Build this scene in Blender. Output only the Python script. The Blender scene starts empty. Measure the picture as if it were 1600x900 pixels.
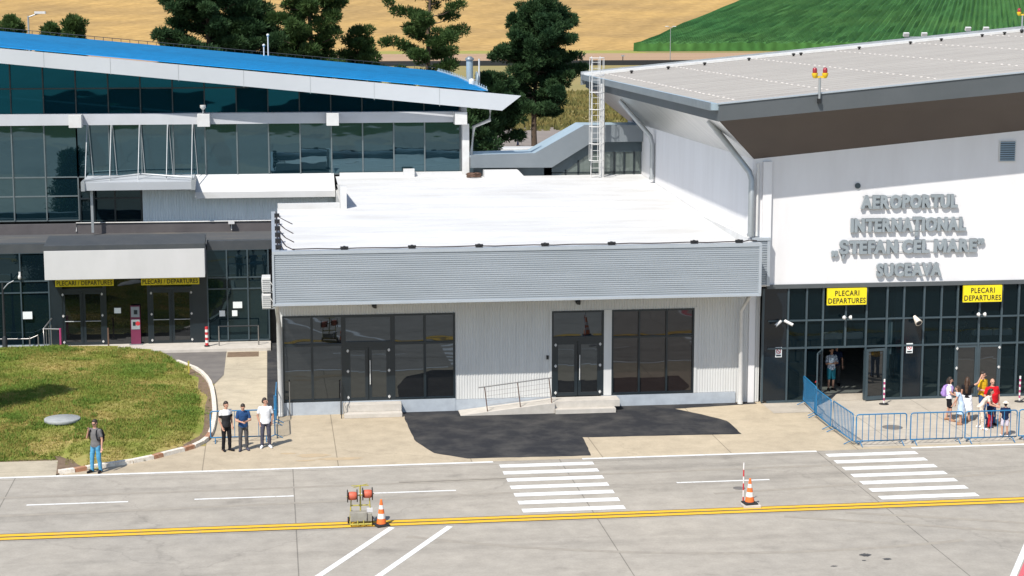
# Airport terminal forecourt seen from a drone: everything below is built in metres,
# X along the facades, Y away from the apron, Z up.
import bpy, bmesh, math, random
import numpy as np
from mathutils import Vector, Matrix, noise

R = math.radians
random.seed(7)
scene = bpy.context.scene
COL = scene.collection

# ------------------------------------------------------------------ materials
def _n(nt, t, **kw):
    n = nt.nodes.new(t)
    for k, v in kw.items():
        setattr(n, k, v)
    return n

def mat(name, col, rough=0.6, metal=0.0, var=0.12, scale=1.5, bump=0.0, bscale=40.0,
        spec=0.5, col2=None, stretch=None, detail=5.0, coat=0.0, sharp=None):
    """principled material whose colour wanders with noise between col and col2"""
    m = bpy.data.materials.new(name); m.use_nodes = True
    nt = m.node_tree; b = nt.nodes['Principled BSDF']
    b.inputs['Roughness'].default_value = rough
    b.inputs['Metallic'].default_value = metal
    b.inputs['Specular IOR Level'].default_value = spec
    b.inputs['Coat Weight'].default_value = coat
    tc = _n(nt, 'ShaderNodeTexCoord'); mp = _n(nt, 'ShaderNodeMapping')
    geo = _n(nt, 'ShaderNodeNewGeometry')
    nt.links.new(geo.outputs['Position'], mp.inputs['Vector'])
    if stretch: mp.inputs['Scale'].default_value = stretch
    nz = _n(nt, 'ShaderNodeTexNoise'); nz.inputs['Scale'].default_value = scale
    nz.inputs['Detail'].default_value = detail; nz.inputs['Roughness'].default_value = 0.62
    nt.links.new(mp.outputs['Vector'], nz.inputs['Vector'])
    rmp = _n(nt, 'ShaderNodeMapRange')
    lo, hi = sharp if sharp else (0.3, 0.7)
    rmp.inputs['From Min'].default_value = lo; rmp.inputs['From Max'].default_value = hi
    nt.links.new(nz.outputs['Fac'], rmp.inputs['Value'])
    mx = _n(nt, 'ShaderNodeMix', data_type='RGBA')
    c1 = tuple(col) + (1,)
    c2 = tuple(col2) + (1,) if col2 else tuple(max(0, x * (1 - 2 * var)) for x in col) + (1,)
    mx.inputs[6].default_value = c1; mx.inputs[7].default_value = c2
    nt.links.new(rmp.outputs['Result'], mx.inputs[0])
    nt.links.new(mx.outputs[2], b.inputs['Base Color'])
    if bump:
        n2 = _n(nt, 'ShaderNodeTexNoise'); n2.inputs['Scale'].default_value = bscale
        n2.inputs['Detail'].default_value = 4
        nt.links.new(geo.outputs['Position'], n2.inputs['Vector'])
        bp = _n(nt, 'ShaderNodeBump'); bp.inputs['Strength'].default_value = bump
        bp.inputs['Distance'].default_value = 0.02
        nt.links.new(n2.outputs['Fac'], bp.inputs['Height'])
        nt.links.new(bp.outputs['Normal'], b.inputs['Normal'])
    return m

def glass(name, base, tint, ior=2.0, wave=0.02, wscale=0.35, rough=0.015):
    """dark solar-control glazing: opaque body, coated mirror-like face with a slight roll-wave"""
    m = bpy.data.materials.new(name); m.use_nodes = True
    nt = m.node_tree; b = nt.nodes['Principled BSDF']
    b.inputs['Base Color'].default_value = tuple(base) + (1,)
    b.inputs['Roughness'].default_value = rough
    b.inputs['IOR'].default_value = ior
    b.inputs['Specular Tint'].default_value = tuple(tint) + (1,)
    geo = _n(nt, 'ShaderNodeNewGeometry'); mp = _n(nt, 'ShaderNodeMapping')
    mp.inputs['Scale'].default_value = (0.6, 1, 1.5)
    nt.links.new(geo.outputs['Position'], mp.inputs['Vector'])
    nz = _n(nt, 'ShaderNodeTexNoise'); nz.inputs['Scale'].default_value = wscale * 2
    nz.inputs['Detail'].default_value = 1.5
    nt.links.new(mp.outputs['Vector'], nz.inputs['Vector'])
    bp = _n(nt, 'ShaderNodeBump'); bp.inputs['Strength'].default_value = 1
    bp.inputs['Distance'].default_value = wave
    nt.links.new(nz.outputs['Fac'], bp.inputs['Height'])
    nt.links.new(bp.outputs['Normal'], b.inputs['Normal'])
    return m

def concrete(name, col, col2, joint=None, jcol=0.55, big=0.09, streak=0.0, warm=None):
    """weathered concrete: large blotches, fine grain, faint streaks along the road and sawn joints
    joint = (spacing x, offset x, spacing y, offset y, half width)"""
    m = bpy.data.materials.new(name); m.use_nodes = True
    nt = m.node_tree; b = nt.nodes['Principled BSDF']; L = nt.links.new
    b.inputs['Roughness'].default_value = 0.85
    b.inputs['Specular IOR Level'].default_value = 0.25
    geo = _n(nt, 'ShaderNodeNewGeometry')
    def nzz(scale, detail=5, stretch=None, rough=.6):
        z = _n(nt, 'ShaderNodeTexNoise'); z.inputs['Scale'].default_value = scale
        z.inputs['Detail'].default_value = detail; z.inputs['Roughness'].default_value = rough
        if stretch:
            mp = _n(nt, 'ShaderNodeMapping'); mp.inputs['Scale'].default_value = stretch
            L(geo.outputs['Position'], mp.inputs['Vector']); L(mp.outputs['Vector'], z.inputs['Vector'])
        else: L(geo.outputs['Position'], z.inputs['Vector'])
        return z
    def rng(sock, a, c, lo=0., hi=1.):
        r = _n(nt, 'ShaderNodeMapRange'); r.inputs['From Min'].default_value = a
        r.inputs['From Max'].default_value = c; r.inputs['To Min'].default_value = lo
        r.inputs['To Max'].default_value = hi; L(sock, r.inputs['Value']); return r.outputs['Result']
    def mul(c, f):
        x = _n(nt, 'ShaderNodeMix', data_type='RGBA', blend_type='MULTIPLY'); x.inputs[0].default_value = 1
        L(c, x.inputs[6]); L(f, x.inputs[7]); return x.outputs[2]
    mx = _n(nt, 'ShaderNodeMix', data_type='RGBA')
    mx.inputs[6].default_value = tuple(col) + (1,); mx.inputs[7].default_value = tuple(col2) + (1,)
    L(rng(nzz(big, 6).outputs['Fac'], .35, .65), mx.inputs[0]); c = mx.outputs[2]
    c = mul(c, rng(nzz(1.3, 8, rough=.7).outputs['Fac'], .25, .75, .80, 1.14))
    c = mul(c, rng(nzz(14, 4).outputs['Fac'], .2, .8, .9, 1.08))
    c = mul(c, rng(nzz(.55, 5, (1, 1, 1)).outputs['Fac'], .60, .74, 1., .76))      # old spill stains
    if streak:
        c = mul(c, rng(nzz(.5, 5, (.09, 1.5, 1)).outputs['Fac'], .52, .72, 1., 1 - streak))
    # hairline cracks
    v = _n(nt, 'ShaderNodeTexVoronoi', feature='DISTANCE_TO_EDGE'); v.inputs['Scale'].default_value = .06
    wz = nzz(.7, 4); ad = _n(nt, 'ShaderNodeVectorMath', operation='MULTIPLY_ADD')
    ad.inputs[1].default_value = (2.2, 2.2, 0); L(wz.outputs['Color'], ad.inputs[0]); L(geo.outputs['Position'], ad.inputs[2])
    L(ad.outputs['Vector'], v.inputs['Vector'])
    c = mul(c, rng(v.outputs['Distance'], .0, .003, .87, 1.))
    if joint:
        sx, ox, sy, oy, w = joint
        sep = _n(nt, 'ShaderNodeSeparateXYZ'); L(geo.outputs['Position'], sep.inputs[0])
        for ax, s, o in ((0, sx, ox), (1, sy, oy)):
            if not s: continue
            a = _n(nt, 'ShaderNodeMath', operation='ADD'); a.inputs[1].default_value = -o + s * 100
            L(sep.outputs[ax], a.inputs[0])
            md = _n(nt, 'ShaderNodeMath', operation='PINGPONG'); md.inputs[1].default_value = s / 2
            L(a.outputs[0], md.inputs[0])
            c = mul(c, rng(md.outputs[0], w, w * 1.8, jcol, 1.))
    L(c, b.inputs['Base Color'])
    bp = _n(nt, 'ShaderNodeBump'); bp.inputs['Strength'].default_value = .25; bp.inputs['Distance'].default_value = .01
    L(nzz(30, 5).outputs['Fac'], bp.inputs['Height']); L(bp.outputs['Normal'], b.inputs['Normal'])
    return m

M = {}
M['apron'] = concrete('apron concrete', (.388, .35, .295), (.328, .302, .262), (9.2, .55, 7.2, 53.6, .012), .55, .07, .22)
M['forecourt'] = concrete('forecourt concrete', (.49, .41, .295), (.41, .342, .248), (4.6, 2.1, 0, 0, .012), .55, .11)
M['path'] = concrete('path concrete', (.475, .41, .305), (.40, .35, .265), (0, 0, 2.4, 71.5, .012), .65, .2)
M['asphalt_new'] = mat('fresh asphalt', (.026, .027, .031), .9, var=.1, col2=(.082, .078, .073), scale=.9, sharp=(.42, .78), bump=.6, bscale=60, spec=.2)
M['asphalt_old'] = mat('old asphalt', (.19, .175, .16), .9, col2=(.13, .12, .115), scale=1.2, bump=.5, bscale=50, spec=.2)
M['asphalt_lot'] = mat('parking asphalt', (.26, .22, .19), .9, col2=(.19, .165, .15), scale=.25, spec=.2)
M['line_white'] = mat('road paint white', (.72, .72, .70), .7, col2=(.47, .44, .39), scale=6, sharp=(.54, .74), bump=.3)
M['line_yellow'] = mat('road paint yellow', (.72, .42, .02), .7, col2=(.46, .33, .13), scale=5, sharp=(.54, .74))
M['line_black'] = mat('road paint dark edge', (.06, .045, .03), .8, col2=(.14, .11, .08), scale=3)
M['line_red'] = mat('road paint red', (.62, .10, .13), .7, col2=(.5, .13, .14), scale=3)
M['soil'] = mat('bare soil', (.13, .085, .055), .95, col2=(.2, .14, .09), scale=4, bump=.8, bscale=30)
M['kerb_white'] = mat('kerb cream paint', (.72, .66, .57), .8, col2=(.5, .43, .36), scale=7, sharp=(.45, .7), bump=.4)
M['kerb_brown'] = mat('kerb rust paint', (.36, .17, .09), .8, col2=(.5, .36, .27), scale=7, sharp=(.45, .75), bump=.4)
M['step'] = mat('step concrete', (.54, .50, .45), .85, col2=(.44, .41, .365), scale=3, bump=.3, spec=.2)
M['plinth'] = mat('painted plinth', (.42, .46, .5), .8, col2=(.34, .37, .41), scale=2.5, bump=.2, spec=.2)
M['white_clad'] = mat('white ribbed cladding', (.575, .575, .565), .5, col2=(.525, .525, .515), scale=1.2, stretch=(3, 3, .35), sharp=(.4, .8))
M['terrace_clad'] = mat('shade tinted ribbed cladding', (.62, .68, .71), .5, col2=(.55, .61, .64), scale=1.2, stretch=(3, 3, .5))  # white cladding with the blue of its shade put into the colour
M['lap'] = mat('membrane weld strip', (.575, .572, .565), .65, col2=(.46, .45, .435), scale=.9, stretch=(.4, 3, 1), sharp=(.5, .75))
M['grey_clad'] = mat('silver grey ribbed fascia', (.395, .43, .465), .42, metal=.3, col2=(.335, .37, .40), scale=.8, stretch=(.4, 1, 3))
M['grey_trim'] = mat('silver trim', (.46, .5, .54), .4, metal=.35, var=.05)
M['white_wall'] = mat('white render', (.735, .725, .73), .7, col2=(.67, .655, .655), scale=.5, stretch=(2, 2, .4), spec=.25)
M['white_roof'] = mat('white roofing membrane', (.60, .60, .60), .6, col2=(.47, .46, .44), scale=.55, stretch=(.35, 1.3, 1), sharp=(.44, .78), spec=.3)
M['white_paint'] = mat('white painted metal', (.63, .63, .62), .4, var=.05, col2=(.55, .54, .525), scale=3)
M['frame'] = mat('anthracite window frame', (.012, .02, .026), .35, var=.1, spec=.5)
M['frame_teal'] = mat('blue grey window frame', (.05, .075, .09), .35, var=.1)
M['mullion'] = mat('grey mullion', (.16, .19, .2), .35, metal=.3, var=.1)
M['gl_annex'] = glass('annex glazing', (.010, .010, .010), (.74, .87, 1), 1.95, .004, .4)
M['gl_main'] = glass('solar glazing teal', (.004, .014, .02), (.50, .80, .90), 2.45, .0022, .5)
def lobby_glass(name):
    """tinted shopfront glazing one can look into: coated face over a partly clear body"""
    m = glass(name, (.004, .010, .014), (.5, .75, .85), 1.55, .004, .4); nt = m.node_tree
    tr = _n(nt, 'ShaderNodeBsdfTransparent'); tr.inputs['Color'].default_value = (.42, .52, .56, 1)
    mx = _n(nt, 'ShaderNodeMixShader'); mx.inputs[0].default_value = .45
    nt.links.new(nt.nodes['Principled BSDF'].outputs[0], mx.inputs[1]); nt.links.new(tr.outputs[0], mx.inputs[2])
    nt.links.new(mx.outputs[0], nt.nodes['Material Output'].inputs['Surface']); return m
M['gl_lobby'] = lobby_glass('lobby glazing')
M['gl_cler'] = glass('clerestory glazing', (.002, .012, .02), (.025, .24, .46), 2.6, .004, .3)
M['gl_dark'] = glass('dark entrance glazing', (.004, .010, .014), (.5, .78, .88), 1.58, .004, .4)
M['gl_door'] = glass('door glazing', (.006, .007, .008), (.9, .95, 1), 1.8, .004, .5)
M['panel_dark'] = mat('black glass panel', (.006, .012, .018), .12, var=.1)
M['dark_clad'] = mat('dark grey cladding', (.055, .062, .07), .5, col2=(.075, .08, .085), scale=1.5, metal=.2)
M['podium_roof'] = mat('dark bitumen roof', (.085, .088, .092), .85, col2=(.15, .135, .115), scale=.8, stretch=(.6, 1.6, 1), sharp=(.5, .75), spec=.2)
M['upstand'] = mat('dark tiled upstand', (.07, .062, .065), .6, col2=(.1, .09, .09), scale=1)
M['canopy_white'] = mat('canopy composite panel', (.58, .57, .57), .5, col2=(.51, .505, .50), scale=.6, stretch=(1, 1, .5))
M['silver'] = mat('silver composite fascia', (.53, .55, .575), .42, col2=(.485, .505, .53), scale=.35, metal=.15)
M['blue_roof'] = mat('blue roof sheeting', (.0, .235, .56), .6, col2=(.0, .17, .43), scale=.8, stretch=(.07, 1.4, .3), sharp=(.38, .68), spec=.12)
M['beam'] = mat('pale beam paint', (.50, .51, .54), .5, col2=(.45, .46, .48), scale=.8)
M['fascia_dark'] = mat('graphite fascia', (.105, .115, .122), .5, col2=(.085, .095, .10), scale=.6, metal=.2)
M['soffit_brown'] = mat('brown soffit', (.085, .066, .055), .6, col2=(.07, .054, .046), scale=.4)
M['soffit_light'] = mat('light streaked soffit sheet', (.52, .52, .50), .28, col2=(.33, .34, .34), scale=1.1, stretch=(.35, 3.2, .35), metal=.8, bump=.15, bscale=3)  # streaks put light thrown back by the white roof into the colour
M['roof_sand'] = mat('mineral roof felt', (.385, .36, .325), .85, col2=(.32, .297, .27), scale=.6, stretch=(.3, 1.6, 1), spec=.2, bump=.2)
M['bump_white'] = mat('pale roof anchors', (.46, .43, .40), .6, var=.05)
M['black'] = mat('black plastic', (.012, .012, .013), .55, var=.1)
M['rubber'] = mat('black rubber', (.02, .02, .021), .8, var=.15)
M['cable'] = mat('dark rubber cable', (.03, .018, .018), .7, var=.2)
M['grey_metal'] = mat('galvanised steel', (.42, .44, .45), .45, metal=.6, var=.1)
M['steel'] = mat('stainless rail', (.34, .33, .32), .35, metal=.7, var=.1)
M['corridor'] = mat('grey composite panels', (.21, .235, .255), .45, col2=(.175, .20, .22), scale=.6, metal=.3)
M['corridor_top'] = mat('pale blue roof sheet', (.36, .45, .50), .45, col2=(.31, .39, .44), scale=.8, metal=.2)
M['letter'] = mat('brushed letter metal', (.315, .355, .38), .45, metal=.25, var=.08)
M['sign_yellow'] = mat('sign yellow', (.82, .66, .01), .5, var=.04)
M['sign_text'] = mat('sign lettering black', (.015, .013, .008), .6, var=.05)
M['paper'] = mat('white paper', (.75, .78, .78), .7, var=.04)
M['red'] = mat('red paint', (.55, .03, .04), .5, var=.1)
M['pink'] = mat('faded magenta paint', (.42, .05, .16), .5, var=.1)
M['orange'] = mat('cone orange', (.85, .17, .025), .55, col2=(.72, .14, .03), scale=9)
M['refl_white'] = mat('reflective white', (.8, .78, .76), .4, col2=(.62, .58, .55), scale=10)
M['barrier'] = mat('blue barrier paint', (.012, .17, .36), .45, col2=(.02, .13, .27), scale=6)
M['cart_yellow'] = mat('cart yellow paint', (.46, .38, .04), .5, col2=(.30, .26, .08), scale=8)
M['hose'] = mat('orange red hose', (.60, .13, .07), .6, col2=(.45, .09, .05), scale=14)
M['tank'] = mat('galvanised box', (.36, .34, .29), .6, metal=.2, col2=(.26, .24, .2), scale=5)
M['lens_red'] = mat('red lamp lens', (.30, .01, .02), .2, var=.1, coat=.6)
M['beacon_yellow'] = mat('beacon yellow housing', (.78, .52, .02), .45, var=.08)
M['lid'] = mat('concrete lid', (.34, .35, .345), .85, col2=(.25, .265, .265), scale=5, bump=.4)
M['wood'] = mat('brown post', (.16, .09, .06), .7, var=.2)
M['bark'] = mat('pine bark', (.11, .075, .05), .95, col2=(.06, .042, .03), scale=6, bump=.8, bscale=12)
M['lamp_dark'] = mat('dark lamp post', (.02, .022, .025), .5, var=.1)
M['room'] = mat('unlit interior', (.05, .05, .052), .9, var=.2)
M['skin'] = mat('skin', (.52, .29, .20), .55, var=.05, col2=(.46, .24, .165), scale=9)
M['hair_dark'] = mat('dark hair', (.032, .02, .014), .6, var=.2, scale=20)
M['hair_brown'] = mat('brown hair', (.075, .038, .02), .55, var=.2, scale=20)
M['eye'] = mat('eyes', (.02, .015, .012), .2, var=.05)
M['lips'] = mat('lips', (.32, .11, .09), .5, var=.05)

def foliage(name, a, b, s=.35):
    m = mat(name, a, .7, col2=b, scale=s, spec=.2, detail=3)
    nt = m.node_tree; bs = nt.nodes['Principled BSDF']
    tr = _n(nt, 'ShaderNodeBsdfTranslucent'); mx = _n(nt, 'ShaderNodeMixShader'); mx.inputs[0].default_value = .28
    src = bs.inputs['Base Color'].links[0].from_socket
    nt.links.new(src, tr.inputs['Color'])
    nt.links.new(bs.outputs[0], mx.inputs[1]); nt.links.new(tr.outputs[0], mx.inputs[2])
    nt.links.new(mx.outputs[0], nt.nodes['Material Output'].inputs['Surface'])
    return m
M['pine'] = foliage('pine needles', (.038, .085, .024), (.075, .12, .034))
M['pine2'] = foliage('deep pine needles', (.022, .058, .024), (.045, .088, .03))
M['grass'] = foliage('lawn blades', (.18, .235, .036), (.36, .295, .09), .5)
M['grass_dark'] = foliage('lush lawn blades', (.11, .20, .028), (.17, .24, .04), .9)
M['shrub'] = foliage('shrub leaves', (.04, .1, .025), (.08, .14, .03))
M['straw'] = foliage('dry tall grass', (.26, .20, .07), (.13, .14, .045), .12)
M['lawn'] = mat('lawn turf', (.19, .22, .045), .95, col2=(.36, .28, .11), scale=.5, spec=.1, sharp=(.38, .62), bump=.7, bscale=25)
M['ground'] = mat('dry meadow', (.30, .23, .10), .95, col2=(.22, .20, .08), scale=.02, spec=.1)
M['soil_field'] = mat('ploughed strip', (.40, .27, .17), .95, col2=(.33, .22, .14), scale=.03, spec=.1, stretch=(.3, 2, 1))
M['airfield'] = mat('airfield grass', (.05, .085, .03), .95, col2=(.085, .11, .04), scale=.01, spec=.1)
M['hill'] = mat('far wooded hill', (.04, .06, .04), .95, col2=(.06, .085, .05), scale=.01, spec=.05)

def field_mat(name, a, b, rows, ang, soft, s, c=None):
    """crop field: soft patches plus drilled rows running at angle ang"""
    m = mat(name, a, .95, col2=b, scale=s, spec=.1)
    nt = m.node_tree; L = nt.links.new; bs = nt.nodes['Principled BSDF']
    geo = _n(nt, 'ShaderNodeNewGeometry'); mp = _n(nt, 'ShaderNodeMapping'); mp.inputs['Rotation'].default_value = (0, 0, ang)
    L(geo.outputs['Position'], mp.inputs['Vector'])
    w = _n(nt, 'ShaderNodeTexWave', wave_type='BANDS', bands_direction='X'); w.inputs['Scale'].default_value = rows
    w.inputs['Distortion'].default_value = 2.5; w.inputs['Detail'].default_value = 3; w.inputs['Detail Scale'].default_value = .6
    L(mp.outputs['Vector'], w.inputs['Vector'])
    r = _n(nt, 'ShaderNodeMapRange'); r.inputs['To Min'].default_value = soft; r.inputs['To Max'].default_value = 1.15
    L(w.outputs['Fac'], r.inputs['Value'])
    x = _n(nt, 'ShaderNodeMix', data_type='RGBA', blend_type='MULTIPLY'); x.inputs[0].default_value = 1
    src = bs.inputs['Base Color'].links[0].from_socket
    L(src, x.inputs[6]); L(r.outputs[0], x.inputs[7])
    nf = _n(nt, 'ShaderNodeTexNoise'); nf.inputs['Scale'].default_value = .35; nf.inputs['Detail'].default_value = 6
    L(geo.outputs['Position'], nf.inputs['Vector'])
    r2 = _n(nt, 'ShaderNodeMapRange'); r2.inputs['From Min'].default_value = .3; r2.inputs['From Max'].default_value = .7
    r2.inputs['To Min'].default_value = .78; r2.inputs['To Max'].default_value = 1.15
    L(nf.outputs['Fac'], r2.inputs['Value'])
    y = _n(nt, 'ShaderNodeMix', data_type='RGBA', blend_type='MULTIPLY'); y.inputs[0].default_value = 1
    L(x.outputs[2], y.inputs[6]); L(r2.outputs[0], y.inputs[7]); L(y.outputs[2], bs.inputs['Base Color'])
    return m
M['wheat'] = field_mat('ripe wheat', (.44, .28, .10), (.29, .19, .08), .02, R(20), 1.04, .016)
M['corn'] = field_mat('young maize leaves', (.035, .125, .034), (.065, .16, .04), .09, R(-30), .85, .02)

# ------------------------------------------------------------------ mesh helpers
def root_off(o):
    v = Vector((0, 0, 0))
    while o is not None:
        v += o.location; o = o.parent
    return v

class MB:
    """collects shapes in world metres and links them as ONE mesh object"""
    def __init__(s): s.v = []; s.f = []; s.mi = []; s.sm = []; s.cur = 0
    def _add(s, vs, fs, smooth=False):
        b = len(s.v); s.v += [tuple(p) for p in vs]
        for f in fs:
            s.f.append([b + i for i in f]); s.mi.append(s.cur); s.sm.append(smooth)
        return s
    def m(s, i): s.cur = i; return s
    def box(s, x0, x1, y0, y1, z0, z1):
        v = [(x0,y0,z0),(x1,y0,z0),(x1,y1,z0),(x0,y1,z0),(x0,y0,z1),(x1,y0,z1),(x1,y1,z1),(x0,y1,z1)]
        return s._add(v, [(0,3,2,1),(4,5,6,7),(0,1,5,4),(1,2,6,5),(2,3,7,6),(3,0,4,7)])
    def poly(s, pts): return s._add(pts, [tuple(range(len(pts)))])
    def prism(s, pts, d):
        """extrude polygon pts by vector d"""
        n = len(pts); d = Vector(d)
        v = [Vector(p) for p in pts] + [Vector(p) + d for p in pts]
        return s._add(v, [tuple(range(n - 1, -1, -1)), tuple(range(n, 2 * n))] +
                      [(i, (i + 1) % n, n + (i + 1) % n, n + i) for i in range(n)])
    def tube(s, pts, r, n=8, r1=None, cap=True):
        pts = [Vector(p) for p in pts]; k = len(pts); vs = []; fs = []
        for i, p in enumerate(pts):
            t = (pts[min(i + 1, k - 1)] - pts[max(i - 1, 0)]).normalized()
            a = Vector((0, 0, 1)) if abs(t.z) < .9 else Vector((1, 0, 0))
            u = t.cross(a).normalized(); w = t.cross(u)
            rr = r if r1 is None else r + (r1 - r) * i / (k - 1)
            for j in range(n):
                q = 2 * math.pi * j / n
                vs.append(p + (u * math.cos(q) + w * math.sin(q)) * rr)
        for i in range(k - 1):
            for j in range(n):
                fs.append((i*n+j, i*n+(j+1)%n, (i+1)*n+(j+1)%n, (i+1)*n+j))
        s._add(vs, fs, n > 5)
        if cap:
            s._add(vs[:n], [tuple(range(n))]); s._add(vs[-n:], [tuple(range(n - 1, -1, -1))])
        return s
    def lathe(s, prof, c=(0, 0, 0), n=20, axis='z', sx=1, sy=1):
        vs = []; fs = []; k = len(prof); c = Vector(c)
        for r, h in prof:
            for j in range(n):
                q = 2 * math.pi * j / n; x, y = r * math.cos(q) * sx, r * math.sin(q) * sy
                vs.append(c + Vector({'z': (x, y, h), 'x': (h, x, y), 'y': (x, h, y)}[axis]))
        for i in range(k - 1):
            for j in range(n):
                fs.append((i*n+j, i*n+(j+1)%n, (i+1)*n+(j+1)%n, (i+1)*n+j))
        s._add(vs, fs, True)
        s._add(vs[:n], [tuple(range(n - 1, -1, -1))]); s._add(vs[-n:], [tuple(range(n))])
        return s
    def ball(s, c, rx, ry=None, rz=None, nu=12, nv=8):
        ry = ry or rx; rz = rz or rx
        prof = [(max(.001, math.sin(math.pi * i / nv)), -math.cos(math.pi * i / nv)) for i in range(nv + 1)]
        vs = []; fs = []
        for r, h in prof:
            for j in range(nu):
                q = 2 * math.pi * j / nu
                vs.append((c[0] + r*math.cos(q)*rx, c[1] + r*math.sin(q)*ry, c[2] + h*rz))
        for i in range(nv):
            for j in range(nu):
                fs.append((i*nu+j, i*nu+(j+1)%nu, (i+1)*nu+(j+1)%nu, (i+1)*nu+j))
        s._add(vs, fs, True)
        s._add(vs[:nu], [tuple(range(nu - 1, -1, -1))]); s._add(vs[-nu:], [tuple(range(nu))])
        return s
    def build(s, name, mats, parent=None, bevel=0):
        off = root_off(parent)
        me = bpy.data.meshes.new(name)
        me.from_pydata([tuple(Vector(p) - off) for p in s.v], [], s.f)
        for q in (mats if isinstance(mats, (list, tuple)) else [mats]): me.materials.append(M[q] if isinstance(q, str) else q)
        me.polygons.foreach_set('material_index', s.mi); me.polygons.foreach_set('use_smooth', s.sm)
        me.validate(); me.update()
        o = bpy.data.objects.new(name, me); COL.objects.link(o); o.parent = parent
        if bevel:
            b = o.modifiers.new('bevel', 'BEVEL'); b.width = bevel; b.segments = 2; b.limit_method = 'ANGLE'
        return o

def tag(o, label, cat, group=None):
    o['label'] = label; o['category'] = cat
    if group: o['group'] = group
    return o
def struct(o): o['kind'] = 'structure'; return o
def stuff(o): o['kind'] = 'stuff'; return o
def thing(name, label, cat, loc=(0, 0, 0), group=None):
    o = bpy.data.objects.new(name, None); o.empty_display_size = .2; COL.objects.link(o); o.location = loc
    return tag(o, label, cat, group)
def dup(o, parent=None):
    c = o.copy(); COL.objects.link(c); c.parent = parent
    for ch in list(o.children): dup(ch, c)
    return c
def place(o, loc, rz=0.0, label=None):
    o.location = loc; o.rotation_euler = (0, 0, rz)
    if label: o['label'] = label
    return o

def ribs_x(x0, x1, pitch, depth, y, zb, zt):
    """vertical-ribbed sheet facing -Y; zt may be a function of x"""
    zt_ = zt if callable(zt) else (lambda x: zt)
    mb = MB(); vs = []; fs = []; x = x0
    prof = []
    while x < x1 - 1e-4:
        for fx, fy in ((0, 0), (.42, 0), (.54, depth), (.88, depth)):
            xx = x + fx * pitch
            if xx < x1: prof.append((xx, y + fy))
        x += pitch
    prof.append((x1, y))
    for px, py in prof: vs += [(px, py, zb), (px, py, zt_(px))]
    for i in range(len(prof) - 1): fs.append((2*i, 2*i+2, 2*i+3, 2*i+1))
    return mb._add(vs, fs)
def ribs_z(mb, x0, y0, x1, y1, z0, z1, n, depth, out):
    """horizontally ribbed sheet from (x0,y0) to (x1,y1); out = outward normal (x,y)"""
    vs = []; fs = []; p = (z1 - z0) / n; prof = []
    for i in range(n):
        for fz, fd in ((0, 0), (.45, 0), (.6, -depth), (.88, -depth)): prof.append((z0 + (i + fz) * p, fd))
    prof.append((z1, 0))
    for z, d in prof: vs += [(x0 + out[0]*d, y0 + out[1]*d, z), (x1 + out[0]*d, y1 + out[1]*d, z)]
    for i in range(len(prof) - 1): fs.append((2*i, 2*i+1, 2*i+3, 2*i+2))
    return mb._add(vs, fs)

def text_mesh(txt, bold=.0, depth=0.0, space=1.0):
    cu = bpy.data.curves.new('lettering', 'FONT'); cu.body = txt; cu.extrude = depth / 2
    cu.offset = bold; cu.space_character = space; cu.resolution_u = 3
    o = bpy.data.objects.new('lettering', cu); COL.objects.link(o)
    dg = bpy.context.evaluated_depsgraph_get(); dg.update()
    me = bpy.data.meshes.new_from_object(o.evaluated_get(dg))
    bpy.data.objects.remove(o)
    return me
_capm = text_mesh('H'); CAP = max(v.co.y for v in _capm.vertices)
def lettering(name, txt, x0, x1, zb, zt, y, m, parent, bold=.0, depth=.02, space=1.0):
    """text standing in the XZ plane facing -Y, capitals between zb and zt, fitted between x0 and x1"""
    me = text_mesh(txt, bold, depth, space)
    co = np.array([v.co[:] for v in me.vertices]); mn, mx = co[:, 0].min(), co[:, 0].max()
    sx = (x1 - x0) / (mx - mn); sz = (zt - zb) / CAP; off = root_off(parent)
    for v in me.vertices:
        x, yy, z = v.co
        v.co = Vector((x0 + (x - mn) * sx, y - z, zb + yy * sz)) - off
    me.materials.clear(); me.materials.append(M[m]); me.name = name
    o = bpy.data.objects.new(name, me); COL.objects.link(o); o.parent = parent
    return o

def panes(mb, xs, z0, z1, y, tilt=.25, skip=(), lean=0.0):
    """glass panes between mullion positions xs, each set a hair out of true like real glazing"""
    for i in range(len(xs) - 1):
        if i in skip: continue
        a, b = xs[i] + .012, xs[i+1] - .012; h = z1 - z0
        tx = R(random.uniform(-tilt, tilt)) * (b - a) / 2; tz = R(lean + random.uniform(-tilt, tilt)) * h / 2
        mb._add([(a, y - tx - tz, z0), (b, y + tx - tz, z0), (b, y + tx + tz, z1), (a, y - tx + tz, z1)], [(0, 1, 2, 3)])
    return mb

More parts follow.
